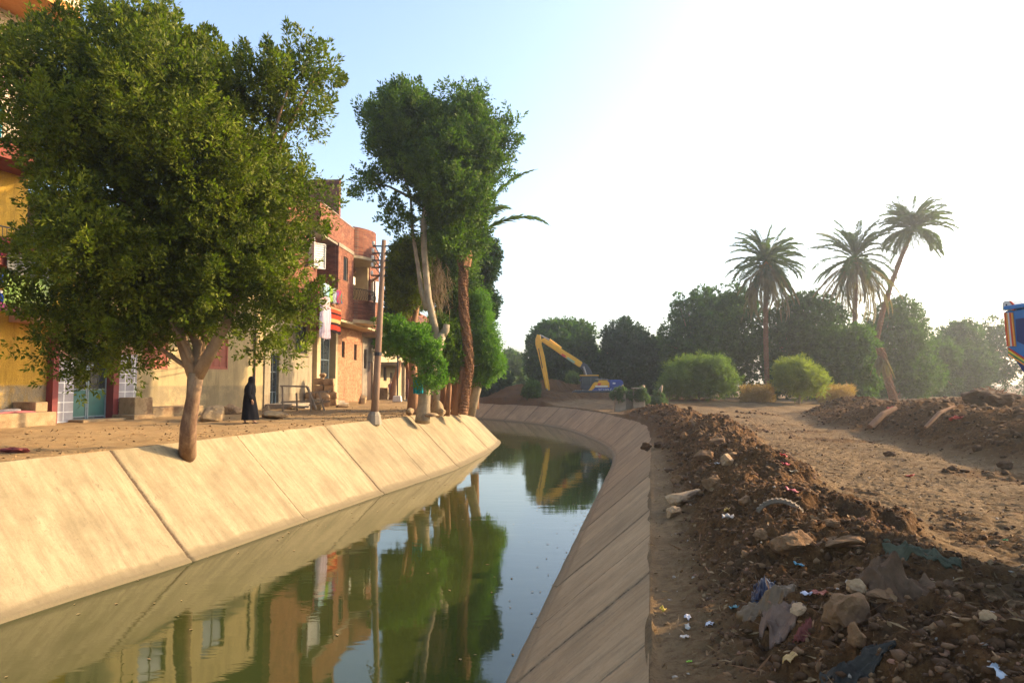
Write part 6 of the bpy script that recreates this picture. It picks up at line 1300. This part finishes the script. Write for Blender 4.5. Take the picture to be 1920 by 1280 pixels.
# straw, roots and twigs
def twigs(name, label, n, ylo, yhi, dlo, dhi, L, r, mat, seed, pw=1.6):
    rg = np.random.default_rng(seed); y = ylo + (yhi - ylo) * rg.random(n) ** pw; x = np.interp(y, TR[:, 1][:500], TR[:, 0][:500]) + rg.uniform(dlo, dhi, n); z, _ = right_height(x, y, d_right(x, y))
    P = np.stack([x, y, z + .012], -1); D = rg.normal(size=(n, 3)) * np.array([1, 1, .35]); return stuff(leaf_mesh(name, P, D, L, r, M[mat], None, rg, .6), label, 'twigs')
twigs('straw', 'straw and dry stalks mixed in the soil', 5200, 3.2, 24, .1, 9, .11, .010, 'leaf_dry', 11); twigs('twigs', 'dark twigs and roots in the heap', 2600, 3.2, 30, .4, 12, .2, .012, 'palm_bark', 12)
twigs('dry_leaves', 'dry leaves and scraps lying over heap and strip', 2200, 3.2, 22, .05, 8, .06, .04, 'leaf_dry', 13)
# root tangle on the ridge
p = hit(1868, 762, 5, 60); t = thing('root_tangle', 'big tangle of roots and earth on top of the far ridge', 'root clump', p); k = p.y / 1280
me = rock_mesh(82 * k, 60 * k, 40 * k, 77, 4, 4, .22); me.materials.append(M['dirt_dark']); o = bpy.data.objects.new('earth_ball', me); SC.collection.objects.link(o); o.parent = t; o.location = (0, .3, 12 * k)
b = MB(); rr = random.Random(8)
for i in range(150):
    a, e = rr.uniform(0, 6.28), rr.uniform(-.1, 1.4); d = Vector((math.cos(a) * math.cos(e) * 42 * k, math.sin(a) * math.cos(e) * 26 * k, math.sin(e) * 24 * k)); o_ = d * .75 + Vector((0, .3, 10 * k)); q = o_ + Vector((rr.uniform(-1, 1), rr.uniform(-1, 1), rr.uniform(-.6, .7))) * 16 * k
    b.tube([o_, o_.lerp(q, .5) + Vector((0, 0, rr.uniform(-.05, .08))), q], [.022, .015, .006], 4)
b.build('roots', M['palm_bark'], t)
for (u0, v0, u1, v1, lb) in ((1735, 805, 1790, 775, 'bare stick leaning on the ridge left of the root tangle'), (1632, 805, 1680, 775, 'pale log half buried in the ridge slope')):
    p, q = hit(u0, v0), hit(u1, v1); b = MB(); b.tube([Vector((0, 0, .05)), (q - p) * .5 + Vector((0, 0, .25)), q - p + Vector((0, 0, .2))], [.05, .06, .03] if 'log' not in lb else [.12, .11, .08], 7, .1); o = b.build('stick', M['red_bark']); o.location = p; tag(o, lb, 'stick')
# litter of dry leaves on the street side
rg = np.random.default_rng(17); n = 1500; y = rg.uniform(9, 40, n); x = np.interp(y, TL[:, 1], TL[:, 0]) - rg.random(n) ** 2 * 7 - .05; z = np.array([zl(a, b2) for a, b2 in zip(x, y)])
stuff(leaf_mesh('fallen_leaves', np.stack([x, y, z + .01], -1), rg.normal(size=(n, 3)) * np.array([1, 1, .25]), .09, .045, M['leaf_dry'], None, rg, .5), 'dry fallen leaves along the street edge', 'dry leaves')
rg = np.random.default_rng(23); n = 420; y = rg.uniform(6, 44, n); a_ = np.where(rg.random(n) < .8, rg.random(n) ** 3 * .25, rg.random(n)); side = rg.random(n) < .6
xl, xr = np.interp(y, WL[:, 1], WL[:, 0]), np.interp(y, WR[:130, 1], WR[:130, 0]); xr = np.interp(y, WR[WR[:, 1] < 60][:, 1], WR[WR[:, 1] < 60][:, 0]); x = np.where(side, xl + a_ * (xr - xl), xr - a_ * (xr - xl))
Dd = rg.normal(size=(n, 3)) * np.array([1, 1, 0]); stuff(leaf_mesh('floating_leaves', np.stack([x, y, np.full(n, .008)], -1), Dd, .07, .035, M['leaf_dry'], None, rg, .5, Nn=np.tile([0, 0, 30.], (n, 1))), 'dry leaves and scum floating on the canal', 'floating leaves')
# ------------------------------------------------------------------ the dusty air
hz = MB(); hz.box(-420, 460, -60, 520, -6, 60); g = bpy.data.materials.new('dusty_air'); g.use_nodes = True; g.node_tree.nodes.clear()
vo = g.node_tree.nodes.new('ShaderNodeVolumePrincipled'); ou = g.node_tree.nodes.new('ShaderNodeOutputMaterial'); g.node_tree.links.new(vo.outputs[0], ou.inputs['Volume'])
vo.inputs['Color'].default_value = (.90, .95, 1.0, 1); vo.inputs['Density'].default_value = .0010; vo.inputs['Anisotropy'].default_value = .72
hzo = hz.build('haze', g); hzo['kind'] = 'stuff'
